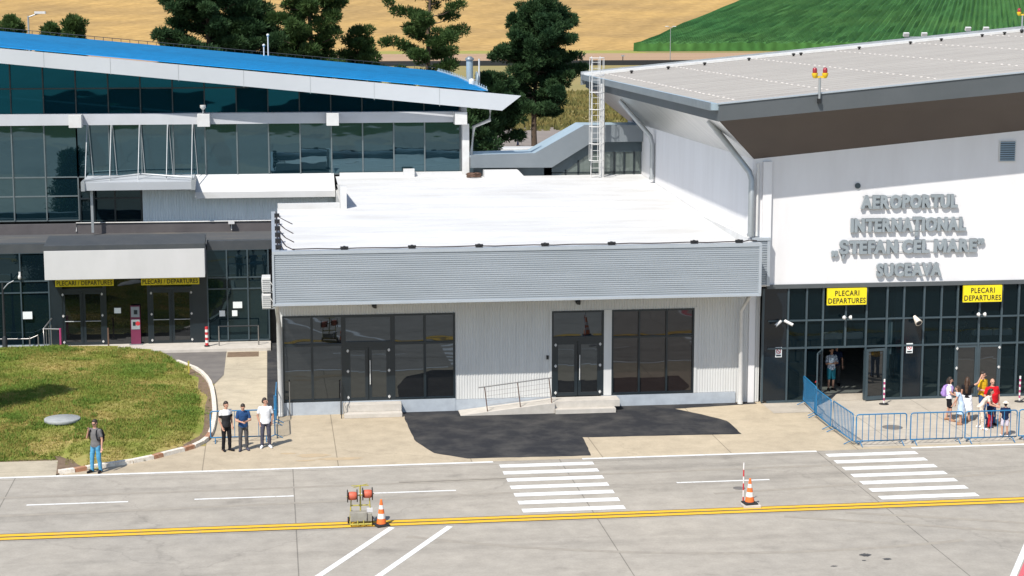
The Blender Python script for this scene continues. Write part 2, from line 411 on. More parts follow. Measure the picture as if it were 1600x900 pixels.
def fast_mesh(name, V, n, m, parent=None):
    """V: (faces*n, 3) vertices, every n of them one face"""
    V = np.asarray(V, dtype=np.float32) - np.array(root_off(parent), dtype=np.float32); k = len(V) // n
    me = bpy.data.meshes.new(name); me.vertices.add(len(V)); me.vertices.foreach_set('co', V.ravel())
    me.loops.add(len(V)); me.loops.foreach_set('vertex_index', np.arange(len(V), dtype=np.int32))
    me.polygons.add(k); me.polygons.foreach_set('loop_start', np.arange(0, k * n, n, dtype=np.int32))
    me.update(calc_edges=True); me.materials.append(M[m])
    o = bpy.data.objects.new(name, me); COL.objects.link(o); o.parent = parent
    return o
_tab = np.random.default_rng(77).random((256, 256)) * 2 - 1
def vnoise(x, y, s, o=0.0):
    """smooth value noise in -1..1 on arrays"""
    x = np.asarray(x, float) * s + 31.7 + o; y = np.asarray(y, float) * s + 57.1 + o
    xi, yi = np.floor(x).astype(int), np.floor(y).astype(int); fx, fy = x - xi, y - yi
    fx, fy = fx * fx * (3 - 2 * fx), fy * fy * (3 - 2 * fy); g = lambda a, b: _tab[a % 256, b % 256]
    return (g(xi, yi) * (1 - fx) + g(xi + 1, yi) * fx) * (1 - fy) + (g(xi, yi + 1) * (1 - fx) + g(xi + 1, yi + 1) * fx) * fy
def leaf_cloud(C, Rr, n_each, rng, l, w, flat=.62, lift=.55):
    """small narrow needle bundles filling clumps at C with radii Rr; returns quad vertices"""
    rep = np.maximum(4, (n_each * np.asarray(Rr) / .7).astype(int)); idx = np.repeat(np.arange(len(C)), rep); k = len(idx)
    D = rng.normal(size=(k, 3)); D /= np.linalg.norm(D, axis=1)[:, None]
    P = np.asarray(C)[idx] + D * (rng.random(k) ** .4)[:, None] * np.asarray(Rr)[idx][:, None] * np.array([1, 1, flat])
    D2 = D + np.array([0, 0, lift]) + rng.normal(size=(k, 3)) * .35; D2 /= np.linalg.norm(D2, axis=1)[:, None]
    U = np.cross(D2, rng.normal(size=(k, 3))); U /= np.linalg.norm(U, axis=1)[:, None] + 1e-9
    L_ = (l * (.6 + .8 * rng.random(k)))[:, None]
    return np.stack([P - U * w, P + U * w, P + D2 * L_ + U * w * .6, P + D2 * L_ - U * w * .6], 1).reshape(-1, 3)
FAT = .013                                               # the condensed bold upright strokes
M_OUT = [(0, 0), (0, 1), (.20, 1), (.41, .42), (.62, 1), (.82, 1), (.82, 0), (.65, 0), (.65, .66), (.475, .18), (.345, .18), (.17, .66), (.17, 0)]
def block_letters(name, txt, x0, x1, zb, zt, y, depth, m, parent, bold=.035):
    """one row of bold cut-out letters, glyph by glyph, from baseline zb to cap height zt"""
    mb = MB(); rows = []; x = 0.0; prev = ''
    for ch in txt:
        if ch == ' ': x += .26; prev = ''; continue
        x -= {'PO': .05, 'RO': .045, 'RT': .09, 'RN': .04, 'RE': .04, 'ER': .0, 'TU': .05, 'UL': .0, 'EA': .03, 'AV': .13, 'VA': .13, 'NA': .02, 'AT': .1, 'AȚ': .1, 'ȚI': .03, 'FA': .11, 'ST': .02, 'ȘT': .02, 'TE': .05, 'OR': 0, 'AE': .03, 'MA': .03, 'AR': .03, 'AN': .03, 'AL': .03}.get(prev + ch, 0)
        if ch == 'M':
            n = len(M_OUT); v = [(a, b * CAP, 0) for a, b in M_OUT]; rows.append((x, 0.0, None)); x += .82 + .09; prev = ch; continue
        me = text_mesh(ch, bold, 0); co = np.array([q.co[:] for q in me.vertices]); mn, mx = co[:, 0].min(), co[:, 0].max()
        rows.append((x - mn, mx - mn, me)); x += mx - mn + .09; prev = ch
    sx = (x1 - x0 - 2 * FAT) / (x - .09); sz = (zt - zb) / (CAP + 2 * bold)
    for ox, w_, me in rows:
        if me is None: pts = [(a + ox, b * (CAP + 2 * bold)) for a, b in M_OUT]; polys = [list(range(len(pts)))]; pts = [(p[0], p[1]) for p in pts]
        else: pts = [(q.co.x + ox, q.co.y + bold) for q in me.vertices]; polys = [list(p.vertices) for p in me.polygons]
        for dx_, dy_ in ((0, 0), (FAT, .002), (2 * FAT, .004)):
            W = [(x0 + dx_ + a * sx, zb + b * sz) for a, b in pts]
            bm = bmesh.new(); vv = [bm.verts.new((a, y + dy_, b)) for a, b in W]
            for p in polys:
                try: bm.faces.new([vv[i] for i in p])
                except ValueError: pass
            bmesh.ops.remove_doubles(bm, verts=bm.verts, dist=1e-5)
            bmesh.ops.recalc_face_normals(bm, faces=bm.faces)
            for f_ in bm.faces:
                if f_.normal.y > 0: f_.normal_flip()
            r_ = bmesh.ops.extrude_face_region(bm, geom=bm.faces[:])
            for g_ in r_['geom']:
                if isinstance(g_, bmesh.types.BMVert): g_.co.y += depth
            bmesh.ops.recalc_face_normals(bm, faces=bm.faces)
            bm.verts.index_update(); mb._add([q.co[:] for q in bm.verts], [[q.index for q in f_.verts] for f_ in bm.faces]); bm.free()
    return mb.build(name, m, parent)
# ------------------------------------------------------------------ people
WORK = bpy.data.scenes.new('workbench')              # scratch scene for remeshing, removed at the end
def blob(parts, name, m, parent, voxel=.011, smooth=3, wrinkle=0.0, mats=None):
    """union of overlapping solids remeshed into one continuous skin"""
    mb = MB()
    for p in parts:
        if p[0] == 'c':                              # capsule chain: points and radii
            pts, rs = p[1], p[2]
            for i in range(len(pts) - 1):
                a, b = Vector(pts[i]), Vector(pts[i+1]); n = 5
                mb.tube([a, b], rs[i], 10, rs[i+1])
            for q, r in zip(pts, rs): mb.ball(q, r, nu=10, nv=7)
        elif p[0] == 'b': mb.ball(*p[1:])
        elif p[0] == 'r':                            # rings: list of (centre, rx, ry, yaw)
            rr = p[1]; n = 16; vs = []; fs = []
            for c, rx, ry, yaw in rr:
                for j in range(n):
                    q = 2*math.pi*j/n; x, y = rx*math.cos(q), ry*math.sin(q)
                    vs.append((c[0] + x*math.cos(yaw) - y*math.sin(yaw), c[1] + x*math.sin(yaw) + y*math.cos(yaw), c[2]))
            for i in range(len(rr)-1):
                for j in range(n): fs.append((i*n+j, i*n+(j+1)%n, (i+1)*n+(j+1)%n, (i+1)*n+j))
            fs.append(tuple(range(n-1, -1, -1))); fs.append(tuple(range((len(rr)-1)*n, len(rr)*n)))
            mb._add(vs, fs)
    me = bpy.data.meshes.new('tmp'); me.from_pydata(mb.v, [], mb.f)
    o = bpy.data.objects.new('tmp', me); WORK.collection.objects.link(o)
    rm = o.modifiers.new('r', 'REMESH'); rm.mode = 'VOXEL'; rm.voxel_size = voxel
    sm = o.modifiers.new('s', 'SMOOTH'); sm.iterations = smooth; sm.factor = .5
    WORK.view_layers[0].update(); dg = WORK.view_layers[0].depsgraph
    me2 = bpy.data.meshes.new_from_object(o.evaluated_get(dg)); bpy.data.objects.remove(o); bpy.data.meshes.remove(me)
    if wrinkle:
        n = len(me2.vertices); me2.update()
        c = np.empty(n * 3, np.float32); me2.vertices.foreach_get('co', c); c = c.reshape(-1, 3); nr_ = np.empty(n * 3, np.float32); me2.vertex_normals.foreach_get('vector', nr_)
        q = vnoise(c[:, 0] + .6 * c[:, 1], c[:, 2] * .8 + .3 * c[:, 0], 13) + .5 * vnoise(c[:, 1] - .5 * c[:, 0], c[:, 2] * .8, 30, 5)
        me2.vertices.foreach_set('co', (c + nr_.reshape(-1, 3) * (q * wrinkle)[:, None]).astype(np.float32).ravel())
    me2.polygons.foreach_set('use_smooth', [True] * len(me2.polygons))
    me2.materials.clear()
    me2.materials.append(M[m] if isinstance(m, str) else m); me2.name = name
    ob = bpy.data.objects.new(name, me2); COL.objects.link(ob); ob.parent = parent
    return ob

def person(label, loc, rz, h=1.75, top=None, bottom=None, shoes='black', hair='hair_dark', hairstyle='short', lean=0, twist=0,
           armL=None, armR=None, head=(0, 0), stance=.1, step=0, sleeve=.55, legs='long', female=False, fat=1.0, skirt=None, glasses=False, hat=None, skin='skin', bend=0):
    """standing figure, faces -Y at rz=0.  armL / armR: (elbow, wrist) offsets from the shoulder in metres, x outward.
    R is the figure's own right arm (viewer's left)."""
    t = thing('person', label, 'person', (0, 0, 0)); k = h / 1.75
    sw = (.175 if female else .20) * (1 + (fat - 1) * .5); hw = .16 if female else .155
    piv = Vector((0, 0, .95)); ML = Matrix.Rotation(R(lean), 3, 'X')
    def up(p):                                       # torso lean about the hips
        return piv + ML @ (Vector(p) - piv)
    tors = [(.86, hw, .11), (.95, hw + .01, .12), (1.06, .135 if female else .148, .105), (1.18, .14 if female else .158, .11), (1.30, .155 if female else .175, .118), (1.39, sw * .86, .10), (1.44, sw * .62, .085), (1.48, .075, .065)]
    def torso(g, z0=0, z1=9, fx=1.0):
        out = []
        for z, rx, ry in tors:
            if z0 <= z <= z1:
                f_ = 1 + (fat - 1) * (1 if z < 1.35 else .4); out.append((up((0, -.06 * (fat - 1) * (2 if 1 <= z < 1.3 else 1), z)), rx * f_ + g, ry * (1 + (fat - 1) * (1.6 if z < 1.3 else .5)) + g, 0))
        return out
    Hc = up((0, 0, 1.50)); hm = Matrix.Rotation(R(head[0]), 3, 'Z') @ Matrix.Rotation(R(head[1]), 3, 'X')
    def hp(p): return Hc + hm @ Vector(p)
    sh = {s: up((s * sw * .93, .0, 1.405)) for s in (-1, 1)}
    def arm(s, spec):
        e, w_ = spec if spec else ((.06, .03, -.29), (.07, -.03, -.54))
        return sh[s], sh[s] + Vector((s * e[0], e[1], e[2])), sh[s] + Vector((s * w_[0], w_[1], w_[2]))
    AR, AL = arm(-1, armR), arm(1, armL)
    hip = {s: Vector((s * .085, 0, .9)) for s in (-1, 1)}
    foot = {-1: Vector((-stance, -step, .075)), 1: Vector((stance, step, .075))}
    knee = {s: (hip[s] + foot[s]) / 2 + Vector((s * .008, -.03 - bend, .01)) for s in (-1, 1)}
    toe = {s: foot[s] + Vector((s * .05, -.17, -.04)) for s in (-1, 1)}
    body = [('r', torso(0)), ('c', [up((0, .005, 1.43)), hp((0, -.01, .06))], [.058, .052])]
    for s in (-1, 1):
        body += [('c', [hip[s], knee[s], foot[s]], [.083, .055, .038]), ('c', [foot[s] + Vector((0, .03, -.03)), toe[s]], [.04, .034])]
    def hand(e, w_, s):
        d_ = (w_ - e).normalized(); side = d_.cross(Vector((0, 1, 0)) if abs(d_.y) < .8 else Vector((1, 0, 0))).normalized(); nrm = d_.cross(side)
        out = [('c', [w_, w_ + d_ * .075], [.026, .034])]
        for i, l in enumerate((.066, .078, .072, .055)):
            b_ = w_ + d_ * .085 + side * (.026 - .0175 * i); m_ = b_ + d_ * l * .55 + nrm * .008; out.append(('c', [b_ - d_ * .02, m_, m_ + d_ * l * .4 + nrm * .025], [.010, .0095, .008]))
        b_ = w_ + d_ * .03 + side * .028; out.append(('c', [b_, b_ + side * .028 + d_ * .03, b_ + side * .03 + d_ * .06], [.012, .011, .009]))
        return out
    for s, (a, e, w_) in ((-1, AR), (1, AL)):
        body += [('c', [a, e, w_], [.048, .039, .027])] + hand(e, w_, s)
    # head with jaw, nose, ears, brow
    body += [('b', hp((0, .012, .165)), .074, .092, .098), ('b', hp((0, -.018, .105)), .058, .068, .075), ('b', hp((0, -.055, .065)), .03, .025, .025)]
    body += [('c', [hp((0, -.083, .155)), hp((0, -.108, .118))], [.010, .016]), ('c', [hp((-.04, -.073, .165)), hp((.04, -.073, .165))], [.014, .014])]
    for s in (-1, 1): body.append(('b', hp((s * .078, .012, .135)), .013, .022, .032))
    b_ = blob(body, 'body', skin, t, .010)
    for s in (-1, 1): MB().ball(hp((s * .032, -.083, .148)), .011, .008, .007).build('eye', 'eye', b_)
    mb = MB().ball(hp((0, -.083, .088)), .024, .01, .007); mb.build('mouth', 'lips', b_)
    if glasses:
        mb = MB()
        for s in (-1, 1): mb.ball(hp((s * .034, -.093, .148)), .03, .008, .02); mb.tube([hp((s * .06, -.085, .152)), hp((s * .078, .02, .152))], .005, 5)
        mb.tube([hp((-.03, -.098, .152)), hp((.03, -.098, .152))], .005, 5); mb.build('sunglasses', 'black', t)
    # hair
    hr = [('b', hp((0, .022, .185)), .083, .094, .088), ('b', hp((0, .05, .14)), .078, .07, .09)]
    if hairstyle == 'bald': hr = None
    elif hairstyle == 'beard': hr += [('b', hp((0, -.035, .06)), .05, .056, .034)]
    elif hairstyle == 'bob': hr += [('c', [hp((-.07, .03, .15)), hp((-.075, .02, .02))], [.03, .03]), ('c', [hp((.07, .03, .15)), hp((.075, .02, .02))], [.03, .03]), ('c', [hp((0, .08, .15)), hp((0, .09, .02))], [.06, .06])]
    elif hairstyle == 'long': hr += [('c', [hp((-.07, .02, .15)), hp((-.085, .02, -.02)), up((-.09, .03, 1.30))], [.03, .035, .03]), ('c', [hp((.07, .02, .15)), hp((.085, .02, -.02)), up((.09, .03, 1.30))], [.03, .035, .03]), ('c', [hp((0, .08, .15)), up((0, .12, 1.40)), up((0, .13, 1.18))], [.065, .075, .05])]
    if hr:
        def cut(parts): return parts
        hb = blob(hr, 'hair', hair, t, .011, 2, .006)
        # keep the face free: pull hair vertices in front of the forehead back to the skull
        inv = hm.inverted()
        for v in hb.data.vertices:
            q = inv @ (v.co - Hc)
            if hairstyle != 'beard' or q.z > .12:
                if q.y < -.045 and q.z < .195 and abs(q.x) < .075: q.y = -.03 ; v.co = Hc + hm @ q
    # clothes
    if top:
        tp = torso(.016, 0.8 if not skirt else .95)
        parts = [('r', tp)]
        for s, (a, e, w_) in ((-1, AR), (1, AL)):
            if sleeve > 0:
                if sleeve <= 1: q = a.lerp(e, sleeve); parts.append(('c', [a, q], [.062, .055]))
                else: parts.append(('c', [a, e, e.lerp(w_, sleeve - 1)], [.062, .05, .04]))
        blob(parts, 'shirt', top, t, .013, 3, .007)
    if bottom:
        parts = [('r', [((0, 0, z), rx * (1 + (fat - 1)) + .012, ry * (1 + (fat - 1)) + .012, 0) for z, rx, ry in ((.84, hw - .01, .10), (.9, hw, .115), (.98, hw + .002, .115), (1.0, hw - .01, .10))])]
        for s in (-1, 1):
            if legs == 'long': parts.append(('c', [hip[s], knee[s], foot[s] + Vector((0, 0, .0))], [.098, .073, .06]))
            elif legs == 'shorts': parts.append(('c', [hip[s], hip[s].lerp(knee[s], .75)], [.105, .088]))
            elif legs == 'knee': parts.append(('c', [hip[s], knee[s] + Vector((0, 0, .02))], [.105, .085]))
        blob(parts, 'trousers' if legs == 'long' else 'shorts', bottom, t, .013, 3, .007)
    if skirt:
        m_, z0, flare = skirt
        rr = [(up((0, 0, z)) if z > .95 else Vector((0, 0, z)), hw + .02 + flare * (1.05 - z) * .5, .12 + flare * (1.05 - z) * .45, 0) for z in (1.06, .98, .9, (.9 + z0) / 2, z0)]
        blob([('r', rr)], 'skirt', m_, t, .014, 2, .010)
    for s in (-1, 1): blob([('c', [foot[s] + Vector((0, .045, -.03)), foot[s] + Vector((0, -.02, -.01)), toe[s]], [.046, .05, .042])], 'shoe', shoes, t, .012, 2)
    if hat:
        blob([('r', [(hp((0, .01, .20)), .16, .17, 0), (hp((0, .01, .215)), .16, .17, 0)]), ('r', [(hp((0, .01, .20)), .098, .11, 0), (hp((0, .01, .27)), .09, .1, 0), (hp((0, .01, .295)), .06, .07, 0)])], 'hat', hat, t, .012, 2)
    t.scale = (k, k, k); t.location = loc; t.rotation_euler = (0, 0, rz)
    t['_k'] = k
    def world(p): return Vector(loc) + Matrix.Rotation(rz, 3, 'Z') @ (Vector(p) * k)
    del t['_k']
    return dict(t=t, up=lambda p: world(up(p)), hp=lambda p: world(hp(p)), wristR=world(AR[2]), wristL=world(AL[2]), rz=rz, k=k)

def cloth(name, c, c2=None, s=9, rough=.85, sharp=None): M[name] = mat(name, c, rough, col2=c2, scale=s, spec=.15, var=.1, sharp=sharp); return name
cloth('grey tee', (.16, .155, .155)); cloth('light jeans', (.10, .33, .52), (.07, .25, .42)); cloth('black cloth', (.014, .014, .017)); cloth('navy polo', (.025, .07, .18))
cloth('grey trousers', (.085, .085, .09)); cloth('white cotton', (.80, .80, .82), (.70, .70, .73)); cloth('slate trousers', (.075, .075, .105)); cloth('red tee', (.62, .012, .02)); cloth('yellow tee', (.75, .44, .02))
cloth('blue jeans', (.035, .09, .22)); cloth('lilac pack', (.42, .28, .62), (.34, .22, .52)); cloth('pale blue', (.50, .62, .78)); cloth('floral', (.66, .56, .46), (.30, .25, .20), 26, sharp=(.5, .6)); cloth('cream', (.74, .62, .52))
cloth('teal shorts', (.03, .22, .30)); cloth('patterned shirt', (.62, .68, .78), (.10, .15, .24), 24, sharp=(.48, .56)); cloth('lilac white', (.70, .62, .70)); cloth('tan sandals', (.36, .2, .12)); cloth('sun hat', (.80, .70, .58)); cloth('red trousers', (.5, .02, .03)); cloth('navy dark', (.012, .022, .06))
# two-tone tee: white yoke over black, split by height on the shirt itself
def two_tone():
    m = bpy.data.materials.new('white and black tee'); m.use_nodes = True; nt = m.node_tree; b = nt.nodes['Principled BSDF']; b.inputs['Roughness'].default_value = .85
    tc = _n(nt, 'ShaderNodeTexCoord'); sp = _n(nt, 'ShaderNodeSeparateXYZ'); nt.links.new(tc.outputs['Object'], sp.inputs[0])
    r = _n(nt, 'ShaderNodeMapRange'); r.inputs['From Min'].default_value = 1.285; r.inputs['From Max'].default_value = 1.295; nt.links.new(sp.outputs[2], r.inputs['Value'])
    x = _n(nt, 'ShaderNodeMix', data_type='RGBA'); x.inputs[6].default_value = (.014, .014, .017, 1); x.inputs[7].default_value = (.8, .8, .8, 1)
    nt.links.new(r.outputs[0], x.inputs[0]); nt.links.new(x.outputs[2], b.inputs['Base Color']); M['two tone'] = m
two_tone()

def phone(p, lb, ang=0): 
    t = MB().box(-.036, .036, -.005, .005, -.07, .07).build('phone', 'black'); t.location = p; t.rotation_euler = (R(60), 0, ang); return tag(t, lb, 'phone')
def backpack(P, m, lb, s=1.0):
    """pack on the figure's back with its two shoulder straps"""
    k = P['k']; t = thing('backpack', lb, 'backpack', (0, 0, 0))
    blob([('r', [((0, .19, .98), .12*s, .055*s, 0), ((0, .20, 1.02), .15*s, .085*s, 0), ((0, .20, 1.25), .15*s, .09*s, 0), ((0, .18, 1.38), .13*s, .06*s, 0), ((0, .17, 1.42), .08*s, .03*s, 0)])], 'bag', m, t, .015, 2, .006)
    blob([('b', (0, .295, 1.10), .10*s, .04, .09)], 'pocket', m, t, .013, 2)
    for q in (-1, 1):
        blob([('c', [(q*.1, .16, 1.42), (q*.11, .05, 1.455), (q*.12, -.09, 1.42), (q*.13, -.135, 1.3), (q*.15, -.1, 1.12), (q*.14, .1, 1.04)], [.018]*6)], 'strap', m, t, .012, 1)
    t.location = P['t'].location; t.rotation_euler = P['t'].rotation_euler; t.scale = P['t'].scale
    return t

p = person('man in grey tee and light jeans at the kerb holding a phone to his ear', (-6.03, 61.5, 0), R(-32), 1.82, 'grey tee', 'light jeans', 'black cloth', head=(6, 10), glasses=True,
           armR=((.10, -.06, -.26), (-.03, -.15, -.0)), armL=((.06, .02, -.29), (.08, -.04, -.55)), stance=.13, step=.05, sleeve=.6)
phone(p['wristR'] + Vector((.0, -.02, .08)), 'black phone held to the ear of the man at the kerb', R(20))
backpack(p, 'black cloth', 'black backpack worn by the man phoning at the kerb', 1.35)
p = person('man in white and black tee with dark trousers, leftmost of three men', (-1.74, 64.0, 0), R(32), 1.78, 'two tone', 'black cloth', 'black cloth', head=(12, 10), armR=((.05, .05, -.29), (.0, -.05, -.53)), armL=((.05, .03, -.29), (.0, -.10, -.52)), step=-.05, sleeve=.6)
p = person('man in navy polo and grey trousers looking down at his phone, middle of three men', (-1.14, 63.98, 0), R(6), 1.72, 'navy polo', 'grey trousers', 'slate trousers', head=(-6, 32), lean=4, armR=((.07, -.05, -.27), (-.12, -.25, -.30)), armL=((.07, -.05, -.27), (-.10, -.25, -.28)), stance=.12, step=.04, sleeve=.65)
phone((p['wristR'] + p['wristL']) / 2 + Vector((0, -.08, .04)), 'dark phone held in both hands by the man in the navy polo')
p = person('man in white tee and slate trousers turning his head, rightmost of three men', (-.36, 64.3, 0), R(4), 1.80, 'white cotton', 'slate trousers', 'white cotton', head=(55, 0), hairstyle='short', armR=((.08, .06, -.28), (.02, .0, -.5)), armL=((.09, .06, -.28), (.03, .03, -.5)), stance=.13, sleeve=.6)
# group of travellers by the barriers
p = person('woman in white tee and black shorts carrying a lilac backpack', (25.33, 65.2, 0), R(62), 1.68, 'white cotton', 'black cloth', 'tan sandals', hairstyle='bob', female=True, legs='shorts', armR=((.03, -.10, -.27), (.0, -.28, -.34)), armL=((.05, -.1, -.27), (.0, -.28, -.36)), step=.1, head=(5, 8), sleeve=.5)
backpack(p, 'lilac pack', 'lilac backpack on the back of the woman in black shorts', 1.15)
p = person('long-haired woman in black top and white skirt raising one arm', (25.95, 65.0, 0), R(150), 1.7, 'black cloth', None, 'tan sandals', 'hair_brown', 'long', female=True, skirt=('white cotton', .45, .25), armR=((.22, -.12, .12), (.30, -.30, .34)), armL=((.05, .0, -.29), (.03, -.1, -.5)), sleeve=.35)
p = person('brown-haired girl in a pale blue dress bending towards the group', (25.55, 64.5, 0), R(-115), 1.5, 'pale blue', None, 'tan sandals', 'hair_brown', 'bob', female=True, lean=18, skirt=('pale blue', .5, .3), armR=((.05, -.08, -.28), (.02, -.12, -.5)), armL=((.05, -.1, -.26), (.02, -.2, -.45)), head=(0, 15), sleeve=.3)
p = person('woman in cream top and floral trousers bending forward', (26.02, 63.75, 0), R(58), 1.66, 'cream', 'floral', 'white cotton', 'hair_dark', 'bob', female=True, lean=38, armR=((.03, -.1, -.27), (-.03, -.30, -.33)), armL=((.03, -.1, -.27), (-.03, -.30, -.35)), head=(0, 12), stance=.16, step=.12, sleeve=.5)
p = person('bearded man with sunglasses in a yellow tee behind the others', (26.68, 65.3, 0), R(35), 1.84, 'yellow tee', 'blue jeans', 'black cloth', 'hair_dark', 'beard', glasses=True, head=(15, 0), armR=((.07, .0, -.28), (-.05, -.25, -.3)), armL=((.07, .0, -.28), (-.05, -.25, -.28)), sleeve=.6)
p = person('stout bald man in a red tee and blue jeans', (26.62, 64.25, 0), R(8), 1.78, 'red tee', 'blue jeans', 'black cloth', hairstyle='bald', fat=1.32, head=(-6, 8), armR=((.08, .0, -.28), (.0, -.22, -.34)), armL=((.09, .02, -.29), (.06, -.05, -.54)), stance=.13, sleeve=.7)
p = person('small child in dark top and red trousers in front of the red-shirted man', (26.42, 63.85, 0), R(20), 1.02, 'navy dark', 'red trousers', 'black cloth', 'hair_dark', 'short', sleeve=.6)
p = person('child in white sun hat, navy top and pale shorts with back to the apron', (26.42, 62.45, 0), R(165), 1.30, 'navy dark', 'lilac white', 'white cotton', 'hair_dark', 'short', legs='shorts', hat='sun hat', sleeve=.6, stance=.13)
p = person('person in patterned shirt and teal shorts standing in the open doorway', (22.55, 71.1, 0.02), R(10), 1.76, 'patterned shirt', 'teal shorts', 'black cloth', 'hair_dark', 'short', legs='knee', armR=((.06, -.05, -.28), (-.12, -.25, -.25)), armL=((.06, -.05, -.28), (-.1, -.25, -.2)), sleeve=.8)
p = person('person in blue shirt and dark trousers standing deep inside the glass lobby', (29.5, 75.8, .02), R(20), 1.78, 'navy polo', 'black cloth', 'black cloth', armR=((.05, .0, -.29), (.02, -.1, -.5)))
p = person('person in black clothes standing inside the lobby right of the one in blue', (30.4, 76.6, .02), R(-30), 1.76, 'black cloth', 'black cloth', 'black cloth', step=.08)
p = person('person in dark clothes half hidden in the shade inside the open doorway', (23.05, 72.0, .02), R(-15), 1.72, 'navy dark', 'grey trousers', 'black cloth', step=.06)
# distant walkers under the pines
person('distant dark-clothed walker under the large pine, left of two', (27.6, 204, -.03), R(60), 1.75, 'black cloth', 'navy dark', step=.12)
person('distant dark-clothed walker right of the large pine, above the walkway', (38.0, 196, -.03), R(-70), 1.8, 'navy dark', 'black cloth', step=.12)

bpy.data.scenes.remove(WORK)

# ------------------------------------------------------------------ setting: ground, road, fields
def sheet(name, pts, z, m):
    return struct(MB().poly([(x, y, z) for x, y in pts]).build(name, m))
def rect(x0, x1, y0, y1): return [(x0, y0), (x1, y0), (x1, y1), (x0, y1)]

sheet('ground', rect(-3000, 3000, -3000, 640), -.06, 'ground')
sheet('airfield_grass', rect(-3000, 3000, -3000, -40), -.03, 'airfield')
M['band_concrete'] = concrete('taxiway concrete', (.30, .29, .27), (.25, .245, .23), (7.5, 0, 7.5, 0, .03), .5, .05)
sheet('mirror_band', rect(-400, 400, -40, 6), .004, 'band_concrete')  # unseen sheet added behind the camera to band the glazing's reflections
sheet('apron', rect(-120, 130, -60, 61.25), 0, 'apron')
sheet('forecourt', rect(-2.3, 130, 61.25, 69.6), 0, 'forecourt')
M['entry_paving'] = concrete('entrance paving', (.48, .43, .355), (.42, .375, .315), (3.1, .4, 2.6, 66.6, .012), .65, .15)
sheet('entrance_paving', rect(20.75, 130, 61.6, 69.1), .004, 'entry_paving'); sheet('entrance_paving', rect(19.1, 130, 67.3, 69.1), .007, 'entry_paving')
sheet('forecourt_corner', [(-7.34, 61.25), (-2.3, 61.25), (-2.3, 70.8), (-5, 66)], 0, 'forecourt')
sheet('side_pavement', rect(-30, -7.35, 61.25, 63.35), .004, 'path')
sheet('footpath', rect(-2.15, -.32, 69.6, 82.6), .006, 'path')
sheet('old_asphalt_patch', [(-2.15, 77.7), (-2.15, 83), (-6.5, 83.0), (-5.1, 82.2), (-3.95, 80), (-3.4, 78.9), (-2.95, 77.4), (-2.6, 75.2)], .004, 'asphalt_old')
sheet('shadow_gap_strip', rect(-.32, .25, 69.4, 84.8), .004, 'asphalt_new')  # dark sheet stands in for the shadowed gap along the annex
sheet('courtyard', rect(-30, .3, 69.6, 84.8), -.012, 'path')
rg = random.Random(3)
def rough(pts, step=.35, amp=.022):
    out = []
    for i in range(len(pts)):
        a, b = Vector(pts[i]), Vector(pts[(i + 1) % len(pts)]); n = max(1, int((b - a).length / step))
        for k in range(n):
            p = a.lerp(b, k / n); out.append((p.x + rg.uniform(-amp, amp), p.y + rg.uniform(-amp, amp)))
    return out
sheet('new_asphalt_patch', rough([(4.9, 69.38), (4.9, 67), (5.0, 64.5), (5.5, 62.7), (6.6, 61.75), (10.95, 61.6), (11.1, 64.35), (17.0, 64.1), (17.0, 66.3), (16.3, 67.5), (15.5, 68.6), (17.6, 68.9), (18.9, 69.1), (18.9, 69.38)]), .004, 'asphalt_new')
def drop(cx, cy, rx, ry, z, name, m, seed):
    q = random.Random(seed); n = 22
    sheet(name, [(cx + rx*math.cos(6.283*i/n)*q.uniform(.75, 1.2), cy + ry*math.sin(6.283*i/n)*q.uniform(.75, 1.2)) for i in range(n)], z, m)
M['dust'] = mat('spilled sand', (.47, .36, .23), .95, col2=(.40, .32, .22), scale=3, spec=.1)
M['oil'] = mat('oil stain', (.035, .034, .034), .7, col2=(.08, .08, .08), scale=6)
for i, (a, b, c, d) in enumerate([(1.3, 62.9, .55, .25), (2.2, 62.3, .8, .22), (.4, 63.3, .3, .12), (1.0, 62.2, .35, .1)]): drop(a, b, c, d, .0045, 'sand_spill', 'dust', i)
for i, (a, b, c, d) in enumerate([(16.7, 49.0, .17, .15), (17.2, 48.55, .12, .1), (15.5, 48.1, .1, .05), (16.5, 48.5, .06, .05)]): drop(a, b, c, d, .004, 'oil_stain', 'oil', 20 + i)

M['tyre'] = mat('tyre rubber film', (.28, .25, .21), .85, col2=(.34, .305, .25), scale=3, sharp=(.35, .7))
def tyre(pts, w):
    L_ = []; R_ = []
    for i, p in enumerate(pts):
        a, b = Vector(pts[max(i-1, 0)]), Vector(pts[min(i+1, len(pts)-1)]); t = (b - a).normalized(); n_ = Vector((-t.y, t.x)) * w / 2; L_.append(tuple(Vector(p) + n_)); R_.append(tuple(Vector(p) - n_))
    sheet('tyre_mark', L_ + R_[::-1], .003, 'tyre')
def arc_pts(p, a0, k, n=24, s=.7):
    out = [p]; a = a0
    for i in range(n): out.append((out[-1][0] + s * math.cos(a), out[-1][1] + s * math.sin(a))); a += k
    return out
for p, a0, k in (((15.5, 53.2), -.35, -.006), ((17.5, 53.4), -.33, -.006), ((3.8, 52.6), -.5, .03), ((-9, 56.4), .03, .001), ((-9, 58.6), .0, .001), ((4, 58.9), .02, .0), ((14, 56.1), .1, .004)): tyre(arc_pts(p, a0, k), .22)

